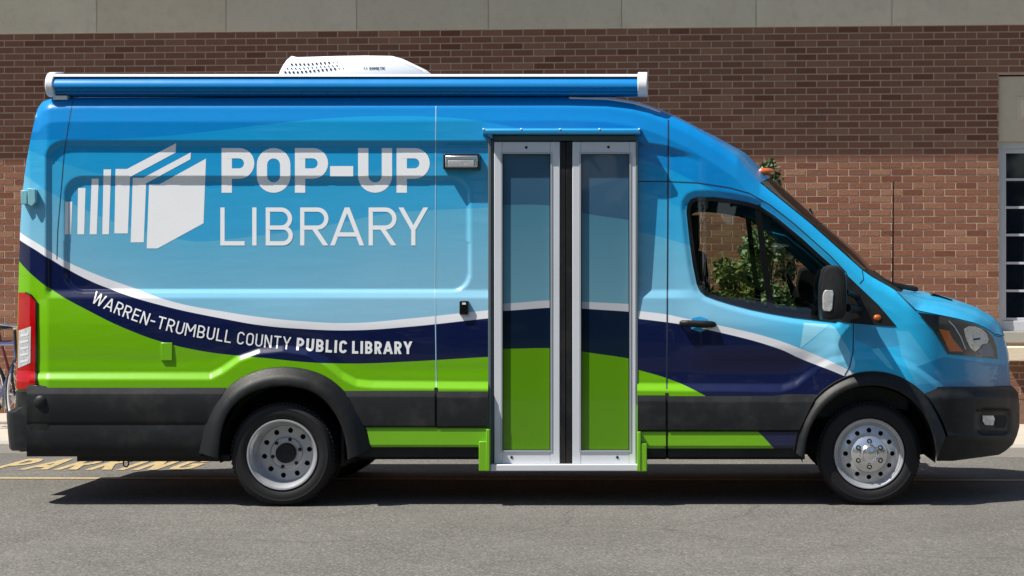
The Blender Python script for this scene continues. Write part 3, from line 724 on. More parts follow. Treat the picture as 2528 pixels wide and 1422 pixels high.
def wheel_front(cx, y, s=1):
    f = lambda r: .034-.020*ss(.185, .13, r)
    rim = holed_disc(.118, .186, f, (12, 0), .0155, .152)
    rim.lathe([(.186,.034),(.190,.040),(.197,.040),(.202,.022),(.206,.012),(.214,.010),(.219,.001),(.226,.0),(.230,.008),(.230,.03),(.212,.05),(.20,.19)], (0, 0, 0), 'y', 96)
    w = part(shift(rim, (cx, y, WR), s), 'wheel', STEEL, smooth=35)
    part(shift(tyre_mb(), (cx, y, WR), s), 'tyre', RUB, w, smooth=35)
    hub = MB().lathe([(.119,.018),(.117,.004),(.110,-.002),(.062,-.012),(.052,-.024),(.047,-.028),(.044,-.022),(.030,-.026),(.001,-.028)], (0, 0, 0), 'y', 64)
    part(shift(hub, (cx, y, WR), s), 'hub_cover', CHR, w, smooth=30)
    for k in range(6):
        a = 2*math.pi*(k+.5)/6; wl = MB().lathe([(.0165, .0), (.0165,-.0105),(.001,-.0105)], (.083*math.cos(a), 0, .083*math.sin(a)), 'y', 18)
        part(shift(wl, (cx, y, WR), s), 'lug_recess', DARK, w)
    for k in range(6): part(shift(lugs(1, .083, -.008, .009, .012, 0, k, .5), (cx, y, WR), s), 'lug_nut', CHR, w, smooth=30)
    bk = MB().lathe([(.001,.06),(.195,.06),(.20,.12)], (0, 0, 0), 'y', 32); part(shift(bk, (cx, y, WR), s), 'brake_disc', DARK, w)
def wheel_rear(cx, y, s=1):
    dz = .150
    f = lambda r: dz-.016*ss(.108, .098, r)
    rim = holed_disc(.066, .178, f, (10, .25), .0165, .148, n=216, m=20)
    rim.lathe([(.178,dz),(.186,dz-.008),(.190,dz-.05),(.192,.05),(.200,.026),(.212,.012),(.217,.0),(.226,-.001),(.230,.008),(.230,.03)], (0, 0, 0), 'y', 96)
    w = part(shift(rim, (cx, y, WR), s), 'wheel', STEEL, smooth=35)
    part(shift(tyre_mb(), (cx, y, WR), s), 'tyre', RUB, w, smooth=35)
    hub = MB().lathe([(.066,dz),(.064,dz-.05),(.058,dz-.055),(.001,dz-.056)], (0, 0, 0), 'y', 48); part(shift(hub, (cx, y, WR), s), 'hub', DARK, w, smooth=30)
    [part(shift(lugs(1, .092, dz-.014, .0125, .012, 0, k, .25), (cx, y, WR), s), 'lug_nut', DARK, w, smooth=30) for k in range(6)]
    bk = MB().lathe([(.001,dz+.05),(.185,dz+.05)], (0, 0, 0), 'y', 32); part(shift(bk, (cx, y, WR), s), 'brake_drum', DARK, w)
    part(shift(tyre_mb(), (cx, y+.225*s, WR), s), 'tyre', RUB, w, smooth=35)
wheel_front(XF, 0.0); wheel_front(XF, VW, -1); wheel_rear(XR, -.07); wheel_rear(XR, VW+.07, -1)
# mud flap and filler pieces behind wheels
part(MB().box(XR+.36, XR+.38, .05, .45, .25, .5), 'mud_flap', DARK)
# folding entry doors
fr = MB()
fr.pbox(1205, 340, 1212, 1163, -.012, .14); fr.pbox(1212, 346, 1219, 1163, .01, .14); fr.pbox(1570, 346, 1575, 1147, -.010, .14); fr.pbox(1212, 335, 1570, 348, .02, .14)
dfo = part(fr, 'door_frame', plain('grey_door_frame', (.10,.13,.14), .45), bevel=.003)
st = MB().pbox(1210, 1147, 1574, 1163, -.06, .3); part(st, 'step_edge', ALU, dfo, bevel=.004)
part(MB().pbox(1219, 346, 1571, 1146, .06, .14), 'door_backing', DARK, dfo)
def leaf(x0, x1, g0, g1, b1, b2):
    mb = MB(); yt, yb2 = -.008, .045
    mb.pbox(x0, 350, g0, 1145, yt, yb2); mb.pbox(g1, 350, x1, 1145, yt, yb2)
    mb.pbox(g0, 350, g1, 380, yt+.002, yb2); mb.pbox(g0, 1112, g1, 1145, yt+.002, yb2)
    o = part(mb, 'folding_door', ALU, bevel=.004)
    inner = MB(); 
    for a, b, c, d in ((g0-4, 376, g0, 1116), (g1, 376, g1+4, 1116), (g0, 376, g1, 380), (g0, 1112, g1, 1116)): inner.pbox(a, b, c, d, yt-.004, yt+.01)
    part(inner, 'glazing_bead', plain('bead', (.42,.44,.47), .35, metal=.3), o)
    gs = MB()
    for a, b, c, d in ((g0, 380, g0+2, 1112), (g1-2, 380, g1, 1112), (g0+2, 380, g1-2, 382), (g0+2, 1110, g1-2, 1112)): gs.pbox(a, b, c, d, .006, .03)
    part(gs, 'glass_seal', GLOSSB, o)
    part(MB().pbox(g0+1, 381, g1-1, 1111, .012, .026), 'door_glass', FILM, o)
    for bx, by in (b1, b2): 
        c = P(bx, by, yt); part(MB().lathe([(.009, .0), (.009, -.003), (.001, -.004)], (c[0], yt+.002, c[2]), 'y', 16), 'bolt', DARK, o)
leaf(1220, 1382, 1240, 1359, (1299,364), (1263,1129)); leaf(1413, 1570, 1434, 1554, (1502,363), (1524,1129))
gk = MB().pbox(1383, 350, 1396.5, 1145, -.004, .045); gk.pbox(1398, 350, 1412, 1145, -.004, .045); part(gk, 'door_gasket', PLAS, bevel=.003)
cn = MB()
q = [P(1192,318,-.12), P(1581,322,-.12)]
rows = []
for px in (1192, 1581):
    rows.append([P(px, 321, -.065), P(px, 329, -.065), P(px, 331, -.063), P(px, 333, .0), P(px, 338, .12), P(px, 315, .12), P(px, 318, -.055)])
cn.grid(rows, close=True); cn.f += [tuple(range(7)), tuple(range(7, 14))]
cno = part(cn, 'door_canopy', TRIMBLUE, bevel=.002)
cs = MB()
cs.pprism([(1196,331),(1215,331),(1215,342)], -.05, .1); part(cs, 'canopy_bracket', TRIMBLUE, cno)
for px in (1194, 1287, 1383, 1480, 1578): part(MB().ball(P(px, 319, -.062), .007, .007, .007, 10, 6), 'rivet', WPL, cno, smooth=True)
br = MB(); br.pbox(1182, 1090, 1205, 1163, -.075, .1); br.pbox(1200, 1060, 1209, 1163, -.08, .1); part(br, 'step_bracket', GRN, bevel=.004)
br = MB(); br.pbox(1575, 1095, 1597, 1164, -.075, .1); br.pbox(1572, 1000, 1578, 1164, -.035, .1); br.pbox(1574, 1066, 1582, 1164, -.08, .1); part(br, 'step_bracket', GRN, bevel=.004)
# awning
def aw(x0, x1, prof, name, mat, parent=None, smooth=30, bevel=0):
    rows = [[P(px, py, y) for py, y in prof] for px in (x0, x1)]
    xA, xB = P(x0, 0, .06)[0], P(x1, 0, .06)[0]
    rows = [[(xA, p[1], p[2]) for p in rows[0]], [(xB, p[1], p[2]) for p in rows[1]]]
    n = len(prof); mb = MB().grid(rows, close=True); mb.f += [tuple(range(n)), tuple(range(n, 2*n))]
    return part(mb, name, mat, parent, smooth=smooth, bevel=bevel)
AWP = [(184,.22),(186,.15),(190,.108),(196,.080),(204,.062),(211,.056),(215,.058),(217,.070),(219,.092),(222,.100),(227,.112),(229,.106),(231,.110),(235,.135),(239,.17),(240,.20),(240,.26)]
awo = aw(131, 1575, [(p, y-.022) for p, y in AWP], 'awning', BLUE)
aw(131, 1575, [(183,.20),(183,.09),(185,.058),(189,.054),(190,.07),(188,.20)], 'awning_rail', WPL, awo)
for a, b in ((114, 133), (1574, 1598)):
    n = 14; pr = []
    for k in range(n+1):
        t = math.pi*(k/n); pr.append((209-31*math.cos(t), .135-.105*math.sin(t)**.8))
    pr += [(240, .26), (178, .26)]
    aw(a, b, pr, 'awning_end_cap', WPL, awo, bevel=.006)
bk = MB().pbox(131, 236, 165, 246, .09, .3); part(bk, 'awning_bracket', WPL, awo)
dr = MB()
dr.tube([D(x, ip(x, TOP)+2, -.0) for x in range(1405, 1640, 15)], .008, 6); part(dr, 'sunlit_drip_rail', WPL, smooth=True)  # drip channel in white, painting in the sun caught by the roof edge
# roof air conditioner
acp = [(683,186),(688,172),(695,159),(704,146),(716,136),(730,139),(834,136),(900,135),(965,136),(991,143),(1025,159),(1048,170),(1066,184),(1066,200),(683,200)]
ya = .66; rows = []
base = [P(x, z, ya) for x, z in acp]; cc = P(880, 200, ya)
for y, sx, sz in ((ya, .955, .90), (ya+.015, .985, .965), (ya+.05, 1, 1), (ya+.6, 1, 1.03), (ya+.66, .98, .95), (ya+.7, .93, .9)):
    rows.append([(cc[0]+(p[0]-cc[0])*sx, y, cc[2]+(p[2]-cc[2])*sz) for p in base])
ac = MB().grid(rows, close=True); k = len(acp); ac.f += [tuple(range(k)), tuple(range(5*k, 6*k))]
aco = part(ac, 'air_conditioner', plain('ac_shell', (.78,.78,.77), .45, var=.03), smooth=50)
dots = MB()
def dot(px, py, r):
    c = P(px, py, ya-.002); dots.lathe([(r, .004), (r, -.0005), (.0002, -.0005)], c, 'y', 10)
for k in range(12): dot(720+k*10.2, 158.5-max(0, k-4)*.75-k*.08, .0065 if k < 10 else .003)
for k in range(13): dot(709+k*10.2, 168.5-max(0, k-3)*.8, .0042)
for k in range(15): dot(704+k*10.2, 178-max(0, k-3)*.95, .0068 if k < 13 else .003)
part(dots, 'vent_holes', DARK, aco)
al = MB(); x = 912.
for ch in 'DOMETIC':
    w = GW.get(ch, .6)
    put_letter(al, ch, w, .17, lambda a, b, x=x: (x+a*8.0, 172-b*7.0), lambda X, Y, o: P(X, Y, ya-.001-o), .0005, 50, 50); x += (w+.17)*8.0
for s_ in (-1, 1): lay(ribbon([(902+s_*1.5, 165), (902+s_*4, 168), (902+s_*1.5, 171)], 1.3), lambda X, Y: P(X, Y, ya-.002), 50, 50, al)
part(al, 'maker_lettering', DARK, aco)
# roof marker lights
for yy in (.42, .74, 1.03, 1.32, 1.64):
    x = 1876+.0; b = P(1889-(1.03-min(yy, VW-yy))*14+6, 424, yy) if yy < 1.04 else mir(P(1889-(1.03-min(yy, VW-yy))*14+6, 424, VW-yy))
    part(MB().ball(b, .052, .03, .026), 'marker_light', AMB, smooth=True)
# antenna, wiper
an = MB().tube([P(2204,714,.30), P(2204,690,.30), P(2206,447,.30)], [.009, .006, .0035], 8); an.lathe([(.02,-.03),(.018,0),(.01,.02)], P(2204,714,.30), 'z', 12, True)
part(an, 'antenna', GLOSSB)
# interior
it = MB(); zf = .72
it.box(P(1680,0,0)[0], P(1690,0,0)[0], .1, 1.96, .5, 2.45); part(it, 'partition', plain('grey_partition', (.05,.055,.06), .8))
ds = MB()
ds.prism([(1.98,.14,.6),(2.60,.14,.6),(2.62,.14,1.28),(2.30,.14,1.36),(2.05,.14,1.20)], (0, 1.78, 0)); ds.box(1.1, 2.3, .12, 1.94, .55, .62); part(ds, 'dashboard', PLAS, bevel=.02)
dt = MB().prism([(1.15,.10,.6),(2.3,.10,.6),(2.2,.10,1.16),(1.25,.10,1.30)], (0, .05, 0)); part(dt, 'door_card', DARK); dt = MB().prism([(1.15,1.90,.6),(2.3,1.90,.6),(2.2,1.90,1.16),(1.25,1.90,1.30)], (0, .05, 0)); part(dt, 'door_card', DARK)
def seat(y):
    mb = MB(); x0 = 1.28
    mb.box(x0, x0+.52, y-.25, y+.25, .85, 1.02); b = MB().box(-.09, .06, -.25, .25, 0, .66)
    mb.add([(x0+x+z*-.12, y+yy, 1.0+z) for x, yy, z in b.v], b.f)
    o = part(mb, 'seat', SEAT, bevel=.04, seg=4)
    h = MB().box(x0-.17, x0-.06, y-.13, y+.13, 1.68, 1.90); h.tube([(x0-.1,y-.06,1.6),(x0-.11,y-.06,1.72)], .008, 6).tube([(x0-.1,y+.06,1.6),(x0-.11,y+.06,1.72)], .008, 6)
    part(h, 'headrest', SEAT, o, bevel=.03, seg=3); part(MB().box(x0, x0+.5, y-.22, y+.22, .6, .85), 'seat_base', DARK, o)
seat(.52); seat(1.52)
swm = MB(); cs_ = Vector((1.93, 1.52, 1.33)); ux = Vector((0, 1, 0)); uy = Vector((-.35, 0, .94)).normalized()
swm.tube([tuple(cs_+ux*.19*math.cos(a)+uy*.19*math.sin(a)) for a in np.linspace(0, 6.283, 33)], .014, 8)
for a in (0, math.pi, -math.pi/2): swm.tube([tuple(cs_), tuple(cs_+ux*.18*math.cos(a)+uy*.18*math.sin(a))], .014, 6)
swm.tube([tuple(cs_), (2.25, 1.52, 1.12)], .03, 8); part(swm, 'steering_wheel', GLOSSB, smooth=True)
mr2 = MB().box(2.02, 2.05, .92, 1.14, 1.82, 1.89).tube([(2.04,1.03,1.89),(2.0,1.03,1.97)], .01, 6); part(mr2, 'rear_view_mirror', GLOSSB, bevel=.008)
# lettering and logo
def words():
    mb = MB(); pr = lambda X, Y, o: D(X, Y, o)
    for ch, x0, x1 in (('P',547,628),('O',634,717),('P',728,810),('-',811,876),('U',884,968),('P',979,1061)):
        H = 110.3; W_ = (x1-x0)/H
        if ch == '-': lay([[(815,410),(872,410),(872,435),(815,435)]], lambda X, Y: D(X, Y, .0009), 8, 3, mb); continue
        put_letter(mb, ch, W_, 25.5/H, lambda a, b, x0=x0: (x0+a*H, 475.8-b*H), pr, .0009)
    part(mb, 'pop_up_lettering', WLET, weld=True, smooth=40)
    mb = MB()
    for ch, x0, x1 in (('L',544,604),('I',622,634),('B',656,723),('R',741,811),('A',817,897),('R',910,979),('Y',985,1056)):
        H = 93.8; put_letter(mb, ch, (x1-x0)/H, 10.5/H, lambda a, b, x0=x0: (x0+a*H, 606-b*H), pr, .0009)
    part(mb, 'library_lettering', WLET, weld=True, smooth=40)
    lg = [[(z[0]/4.588+40, z[1]/4.588+330) for z in p] for p in (
        [(555,770),(635,770),(620,1140),(550,1140)], [(700,615),(785,615),(770,1140),(693,1140)], [(855,510),(935,510),(912,1140),(832,1140)],
        [(990,405),(1075,405),(1050,1140),(975,1140)], [(1125,400),(1255,400),(1290,490),(1265,1130),(1112,1130)], [(1255,400),(1812,108),(1805,215),(1290,490)],
        [(1320,500),(1440,500),(1472,562),(1445,1230),(1297,1232)], [(1440,500),(1978,212),(1973,290),(1472,562)],
        [(1505,575),(1620,575),(1600,1300),(1478,1300)], [(1620,575),(2150,283),(2122,1015),(1600,1300)])]
    part(lay(lg, lambda X, Y: D(X, Y, .0009), 5, 3), 'book_emblem', WLET, weld=True, smooth=40)
    BL = [(200,731),(222,745),(260,764),(300,781),(360,803),(450,827),(568,847),(640,856),(713,863),(790,869),(870,873),(950,874),(1018,874)]
    H = 31.
    for nm, segs in (('county_lettering', (('WARREN-TRUMBULL',224,569,.115),)), ('county_lettering', (('COUNTY',584,716,.115),)), ('public_library_lettering', (('PUBLIC',731,856,.20),)), ('public_library_lettering', (('LIBRARY',869,1017,.20),))):
        mb = MB()
        for word, xa, xb, s in segs:
            gl = [GW.get(c, .58) if c != 'I' else s*1.05 for c in word]; gap = .17
            # arc length in px along baseline
            X = np.linspace(xa, xb, 200); Y = np.array([ip(v, BL) for v in X]); Y = np.convolve(np.pad(Y, 12, 'edge'), np.ones(25)/25, 'valid') if False else Y
            S = np.r_[0, np.cumsum(np.hypot(np.diff(X), np.diff(Y)))]; tot = sum(gl)+gap*(len(gl)-1); sc_ = S[-1]/tot
            pos = 0
            for c, w in zip(word, gl):
                s0 = pos*sc_; s1 = (pos+w)*sc_; pos += w+gap
                x0, x1 = np.interp(s0, S, X), np.interp(s1, S, X); y0, y1_ = np.interp(s0, S, Y), np.interp(s1, S, Y)
                l = math.hypot(x1-x0, y1_-y0) or 1; e = ((x1-x0)/l, (y1_-y0)/l)
                if c == 'I': xm = ip((x0+x1)/2, BL)
                put_letter(mb, c, w*sc_/H, s, lambda a, b, x0=x0, y0=y0, e=e: (x0+e[0]*a*H+e[1]*b*H, y0+e[1]*a*H-e[0]*b*H), lambda X_, Y_, o: D(X_, Y_, o), .0025, 8, 4)
        part(mb, nm, WLET)
words()
# ================================================================ SETTING
m = N('asphalt'); tcv = m.obj()
n1 = m.noise(1.1, 6, .6); n2 = m.noise(55, 3, .7); n3 = m.noise(230, 2, .6)
c = m.mix(m.ramp(n1, [(.35, 0.), (.68, 1.)]), (.098,.094,.085), (.135,.130,.118))
vo = m.n('TexVoronoi'); vo.inputs['Scale'].default_value = 85; m.l(tcv, vo.inputs['Vector'])
ag = m.n('SeparateColor'); m.l(vo.outputs['Color'], ag.inputs[0])
c = m.mix(m.math('MULTIPLY', m.ramp(ag.outputs[0], [(.5, 0.), (1., 1.)]), .42), c, (.30,.28,.245))
c = m.mix(m.math('MULTIPLY', m.ramp(ag.outputs[1], [(.55, 0.), (1., 1.)]), .5), c, (.045,.043,.040))
st_ = m.noise(.5, 4, .5); c = m.mix(m.math('MULTIPLY', m.ramp(st_, [(.5, 0.), (.72, 1.)]), .35), c, (.08,.076,.07))
wn = m.n('TexNoise'); wn.inputs['Scale'].default_value = 1.3; wn.inputs['Detail'].default_value = 6; m.l(tcv, wn.inputs['Vector'])
va = m.n('VectorMath', operation='ADD'); vsub = m.n('VectorMath', operation='SCALE'); m.l(wn.outputs['Color'], vsub.inputs[0]); vsub.inputs['Scale'].default_value = .55
m.l(tcv, va.inputs[0]); m.l(vsub.outputs[0], va.inputs[1])
vc = m.n('TexVoronoi', feature='DISTANCE_TO_EDGE'); vc.inputs['Scale'].default_value = .33; m.l(va.outputs[0], vc.inputs['Vector'])
crk = m.math('MULTIPLY', m.ramp(vc.outputs['Distance'], [(.0, 1.), (.0022, 0.)]), m.ramp(m.noise(.45, 2), [(.46, 0.), (.52, 1.)]))
c = m.mix(m.math('MULTIPLY', crk, .6), c, (.05,.047,.043))
oil = m.math('MULTIPLY', m.ramp(m.noise(1.9, 5, .6), [(.66, 0.), (.74, 1.)]), .45); c = m.mix(oil, c, (.05,.048,.045))
m.l(c, m.b.inputs['Base Color']); m.set('Roughness', .9); m.set('Specular IOR Level', .25)
hb_ = m.math('ADD', m.math('MULTIPLY', vo.outputs['Distance'], -.6), n2); m.l(m.bump(hb_, .004, .8), m.b.inputs['Normal'])
ROAD = m.m
gnd = MB().add([(-120,-120,-.02),(120,-120,-.02),(120,120,-.02),(-120,120,-.02)], [(0,1,2,3)]); tag(gnd.build('ground', plain('soil_ground', (.12,.11,.08), .95), recalc=False), kind='structure')
KS = -.042
def kerb_y(x): return 3.445+KS*x
rd = MB().add([(-60,-10.5,0),(60,-10.5,0),(60,kerb_y(60)+.02,0),(-60,kerb_y(-60)+.02,0)], [(0,1,2,3)]); m = N('added_lawn_grass'); c = m.mix(m.noise(3, 6), (.028,.055,.014), (.055,.10,.025)); m.l(c, m.b.inputs['Base Color']); m.set('Roughness', .95); m.set('Specular IOR Level', .1); m.l(m.bump(m.noise(60, 4), .03), m.b.inputs['Normal'])
lw = MB().add([(-60,-60,.02),(60,-60,.02),(60,-10.6,.02),(-60,-10.6,.02)], [(0,1,2,3)]); tag(lw.build('added_lawn', m.m, recalc=False), kind='structure')  # dark grass added out of view to keep bright ground out of reflections
tag(rd.build('road', ROAD, recalc=False), kind='structure')
m = N('sidewalk_concrete'); c = m.mix(m.noise(1.6, 6), (.38,.34,.28), (.54,.48,.40)); c = m.mix(m.math('MULTIPLY', m.noise(60, 3), .5), c, (.34,.31,.27))
m.l(c, m.b.inputs['Base Color']); m.set('Roughness', .9); m.l(m.bump(m.noise(120, 3), .003), m.b.inputs['Normal']); SWM = m.m
m = N('kerb_concrete'); c = m.mix(m.noise(2.5, 6), (.27,.25,.22), (.40,.37,.33)); m.l(c, m.b.inputs['Base Color']); m.set('Roughness', .9); m.l(m.bump(m.noise(90, 3), .004), m.b.inputs['Normal']); KM = m.m
kb = MB()
xk = -24.
while xk < 24:
    a, b = xk+.004, xk+2.396; pr = [(0., -.01), (.012, .075), (.03, .09), (.15, .09), (.15, -.01)]
    kb.grid([[(x, kerb_y(x)+dy, z) for dy, z in pr] for x in (a, b)]); xk += 2.4
tag(kb.build('kerb', KM, smooth=30), kind='structure')
sw = MB(); xk = -24.
while xk < 24:
    a, b = xk+.004, xk+1.496
    for k in range(3):
        y0, y1_ = .155+k*1.2, .155+k*1.2+1.192
        sw.grid([[(x, kerb_y(x)+dy, z) for dy, z in ((y0, .06), (y0, .084), (y0+.006, .09), (y1_-.006, .09), (y1_, .084), (y1_, .06))] for x in (a, b)])
    xk += 1.5
sw.grid([[(x, kerb_y(x)+dy, .075) for dy in (.15, 6.)] for x in (-24, 24)])
tag(sw.build('sidewalk', SWM, smooth=20), kind='structure')
m = N('yellow_road_paint'); c = m.mix(m.noise(30, 4), (.38,.27,.10), (.52,.39,.17)); wear = m.ramp(m.noise(38, 6, .75), [(.42, 1.), (.54, 0.)])
c = m.mix(m.math('MULTIPLY', wear, .8), c, (.2,.19,.17)); m.l(c, m.b.inputs['Base Color']); m.set('Roughness', .8); YP = m.m
yl = MB().grid([[(x, 1.50-.02*x+dy, .004) for dy in (0, .10)] for x in (-14, -4, 4, 14)]); tag(yl.build('road_line', YP, recalc=False), kind='structure')
pk = MB(); xL, xR = -4.25, -2.70; h0, h1 = 2.06, 2.92; n = 7; wds = {'P':.6,'A':.66,'R':.62,'K':.64,'I':.16,'N':.64,'G':.62}
tot = sum(wds[c] for c in 'PARKING')+.2*6; sc_ = (xR-xL)/tot; x = xL
for ch in 'PARKING':
    w = wds[ch]
    # letter unit box: width w (scaled), height 1 -> h1-h0 ; strokes kept about 60 mm
    put_letter(pk, ch, w, .20, lambda a, b, x=x: (x+a*sc_, h0+KS*x+b*(h1-h0)), lambda X, Y, o: (X, Y, .004+o*2), .0, 5, 5); x += (w+.2)*sc_
tag(pk.build('parking_marking', YP), kind='structure')
# ---------------------------------------------------------------- library building
BR = -.0671; ba = math.atan(BR); BY = 6.64
bld = empty('library_building', (0, BY, 0), 'red brown brick library building with a pale stone band, behind the van', 'building', rz=ba)
def wpt(px, py, w=0.):                 # photograph point -> building coordinates (along wall, height); w = set forward from the wall
    a = (px-PX0)/F; n_ = (-math.sin(ba), math.cos(ba)); o = (CX, -CD-BY)
    t = -(o[0]*n_[0]+o[1]*n_[1]+w)/(a*n_[0]+n_[1])
    X, Y = CX+a*t, -CD+t-BY
    return (X*math.cos(ba)+Y*math.sin(ba), CZ+(PY0-py)*t/F)
m = N('brick'); geo = m.n('NewGeometry'); ri = geo.outputs['Random Per Island']
c = m.ramp(ri, [(0, (.115,.043,.027)), (.10, (.155,.066,.043)), (.30, (.185,.087,.058)), (.50, (.170,.074,.048)), (.66, (.205,.100,.066)), (.80, (.145,.066,.046)), (.93, (.225,.120,.078)), (1., (.24,.145,.095))], 'CONSTANT')
c = m.mix(m.math('MULTIPLY', m.noise(22, 5, .7), .45), c, (.12,.058,.038)); c = m.mix(m.math('MULTIPLY', m.ramp(m.noise(.7, 5), [(.45, 0.), (.75, 1.)]), .35), c, (.15,.085,.06)); c = m.mix(m.math('MULTIPLY', m.ramp(m.noise(.35, 5), [(.55, 0.), (.8, 1.)]), .3), c, (.26,.17,.12))
c = m.mix(1., c, (1.34,1.30,1.20), 'MULTIPLY'); m.l(c, m.b.inputs['Base Color']); m.set('Roughness', .88); m.set('Specular IOR Level', .2); m.l(m.bump(m.noise(70, 4, .65), .006, .9), m.b.inputs['Normal']); BRK = m.m
m = N('mortar'); c = m.mix(m.noise(12, 5), (.40,.285,.215), (.50,.375,.29)); m.l(c, m.b.inputs['Base Color']); m.set('Roughness', .95); m.l(m.bump(m.noise(150, 3), .003), m.b.inputs['Normal']); MOR = m.m
zb = .05; ztop = wpt(1264, 73)[1]; u0, u1 = -13., 11.
win_u0 = wpt(2465, 500)[0]; win_z1 = wpt(2465, 184)[1]; win_z0 = wpt(2500, 845)[1]
BW, BH, MJ = .2115, .0677, .0120
bk = MB(); r_ = random.Random(3); row = 0; z = ztop-BH
def brick(a, b, z0, z1):
    o = -.0042+r_.uniform(-.001, .001); ch = .0018; tw = r_.uniform(-.0006, .0006)
    if b-a < .01: return
    v = [(a, .004, z0), (b, .004, z0), (b, .004, z1), (a, .004, z1), (a+ch*.2, o+ch, z0+ch*.2), (b-ch*.2, o+ch, z0+ch*.2), (b-ch*.2, o+ch, z1-ch*.2), (a+ch*.2, o+ch, z1-ch*.2),
         (a+ch, o+tw, z0+ch), (b-ch, o-tw, z0+ch), (b-ch, o-tw, z1-ch), (a+ch, o+tw, z1-ch)]
    bk.add(v, [(0,1,5,4),(1,2,6,5),(2,3,7,6),(3,0,4,7),(4,5,9,8),(5,6,10,9),(6,7,11,10),(7,4,8,11),(8,9,10,11)])
while z > zb-.1:
    a = u0-(row % 2)*BW/2+r_.uniform(-.002, .002)
    while a < u1:
        x0, x1 = a, a+BW-MJ; z0, z1 = z+MJ/2, z+BH-MJ/2
        if win_z0-.01 < (z0+z1)/2 < win_z1:
            if x0 < win_u0 and x1 > win_u0: x1 = win_u0
            elif x0 >= win_u0-.001 and x0 < win_u0+1.9: a += BW; continue
        brick(x0, x1, z0, z1); a += BW
    z -= BH; row += 1
bwall = bk.build('brick_facing', BRK, bld, recalc=False, smooth=20)
mo_ = MB(); 
mo_.add([(u0,0,-.1),(win_u0,0,-.1),(win_u0,0,ztop),(u0,0,ztop)], [(0,1,2,3)]); mo_.add([(win_u0,0,-.1),(u1,0,-.1),(u1,0,win_z0),(win_u0,0,win_z0)], [(0,1,2,3)])
mo_.add([(win_u0,0,win_z1),(u1,0,win_z1),(u1,0,ztop),(win_u0,0,ztop)], [(0,1,2,3)]); mo_.add([(win_u0+1.9,0,win_z0),(u1,0,win_z0),(u1,0,win_z1),(win_u0+1.9,0,win_z1)], [(0,1,2,3)])
mo_.add([(win_u0,0,win_z0),(win_u0,.3,win_z0),(win_u0,.3,win_z1),(win_u0,0,win_z1)], [(0,1,2,3)]); mo_.add([(win_u0,0,win_z1),(win_u0,.3,win_z1),(win_u0+1.9,.3,win_z1),(win_u0+1.9,0,win_z1)], [(0,1,2,3)])
mo_.build('wall', MOR, bld, recalc=False)
# stone band
m = N('limestone'); geo = m.n('NewGeometry'); c = m.ramp(geo.outputs['Random Per Island'], [(0, (.64,.53,.38)), (.3, (.78,.66,.49)), (.6, (.58,.50,.37)), (1, (.82,.71,.55))])
c = m.mix(m.math('MULTIPLY', m.noise(1.8, 7, .65), .7), c, (.46,.395,.29)); c = m.mix(m.math('MULTIPLY', m.ramp(m.noise(7, 7, .7), [(.5, 0.), (.7, 1.)]), .3), c, (.36,.31,.24))
m.l(c, m.b.inputs['Base Color']); m.set('Roughness', .85); m.l(m.bump(m.noise(80, 5), .003), m.b.inputs['Normal']); STN = m.m
sb = MB(); j0 = wpt(240, 40)[0]; jw = (wpt(2202, 40)[0]-j0)/6
def slab(mb, a, b, z0, z1, y0, y1, ch=.006):
    mb.add([(a,y1,z0),(b,y1,z0),(b,y1,z1),(a,y1,z1),(a,y0+ch,z0),(b,y0+ch,z0),(b,y0+ch,z1),(a,y0+ch,z1),(a+ch,y0,z0+ch),(b-ch,y0,z0+ch),(b-ch,y0,z1-ch),(a+ch,y0,z1-ch)],
           [(0,1,5,4),(1,2,6,5),(2,3,7,6),(3,0,4,7),(4,5,9,8),(5,6,10,9),(6,7,11,10),(7,4,8,11),(8,9,10,11)])
for k in range(-6, 12): slab(sb, j0+k*jw+.004, j0+(k+1)*jw-.004, ztop+.004, ztop+.62, -.014, .02)
for k in range(-6, 12): slab(sb, j0+(k+.5)*jw+.004, j0+(k+1.5)*jw-.004, ztop+.628, ztop+1.24, -.014, .02)
sb.build('stone_band', STN, bld, recalc=False)
MB().box(u0, u1, -.004, .05, ztop, ztop+.625).build('stone_joint', plain('joint_mortar', (.5,.48,.43), .9), bld)
MB().box(u0, u1, -.004, .05, ztop+1.24, 5.9).build('upper_wall', plain('upper_brick', (.15,.075,.055), .9), bld)
ev = MB().box(u0-.3, u1, -.95, .3, 5.72, 5.95); ev.build('eave', plain('eave_paint', (.6,.58,.53), .6), bld, bevel=.02)
MB().box(u0, u1, .9, 8., -.1, 5.9).build('building_core', plain('interior_dark', (.02,.02,.02), .9), bld)
# window
WF = plain('white_window_paint', (.50,.51,.54), .45, var=.05)
u2 = win_u0+1.9; zt = wpt(2500, 348)[1]; zg0 = wpt(2500, 785)[1]; zf0 = wpt(2500, 818)[1]; ug = wpt(2484, 500, -.09)[0]
wf = MB(); yw = .08
wf.box(win_u0+.002, ug-.035, yw, yw+.10, zf0, zt); wf.box(ug-.035, ug, yw+.02, yw+.10, zf0, zt-.06); wf.box(ug-.035, u2, yw+.003, yw+.10, zt-.07, zt-.0); wf.box(ug, u2, yw+.023, yw+.1, zt-.115, zt-.07)
wf.box(ug-.035, u2, yw+.003, yw+.1, zf0, zg0-.03); wf.box(ug, u2, yw+.023, yw+.1, zg0-.03, zg0)
wo = wf.build('window', WF, bld, bevel=.004)
mt = MB()
for y_ in (443, 512, 580, 649.5, 718):
    zz = wpt(2500, y_, -.1)[1]; mt.box(ug, u2, yw+.035, yw+.07, zz-.012, zz+.012)
for k in range(1, 4): mt.box(ug+k*.46-.012, ug+k*.46+.012, yw+.033, yw+.068, zg0, zt-.115)
mt.build('muntin', WF, wo); 
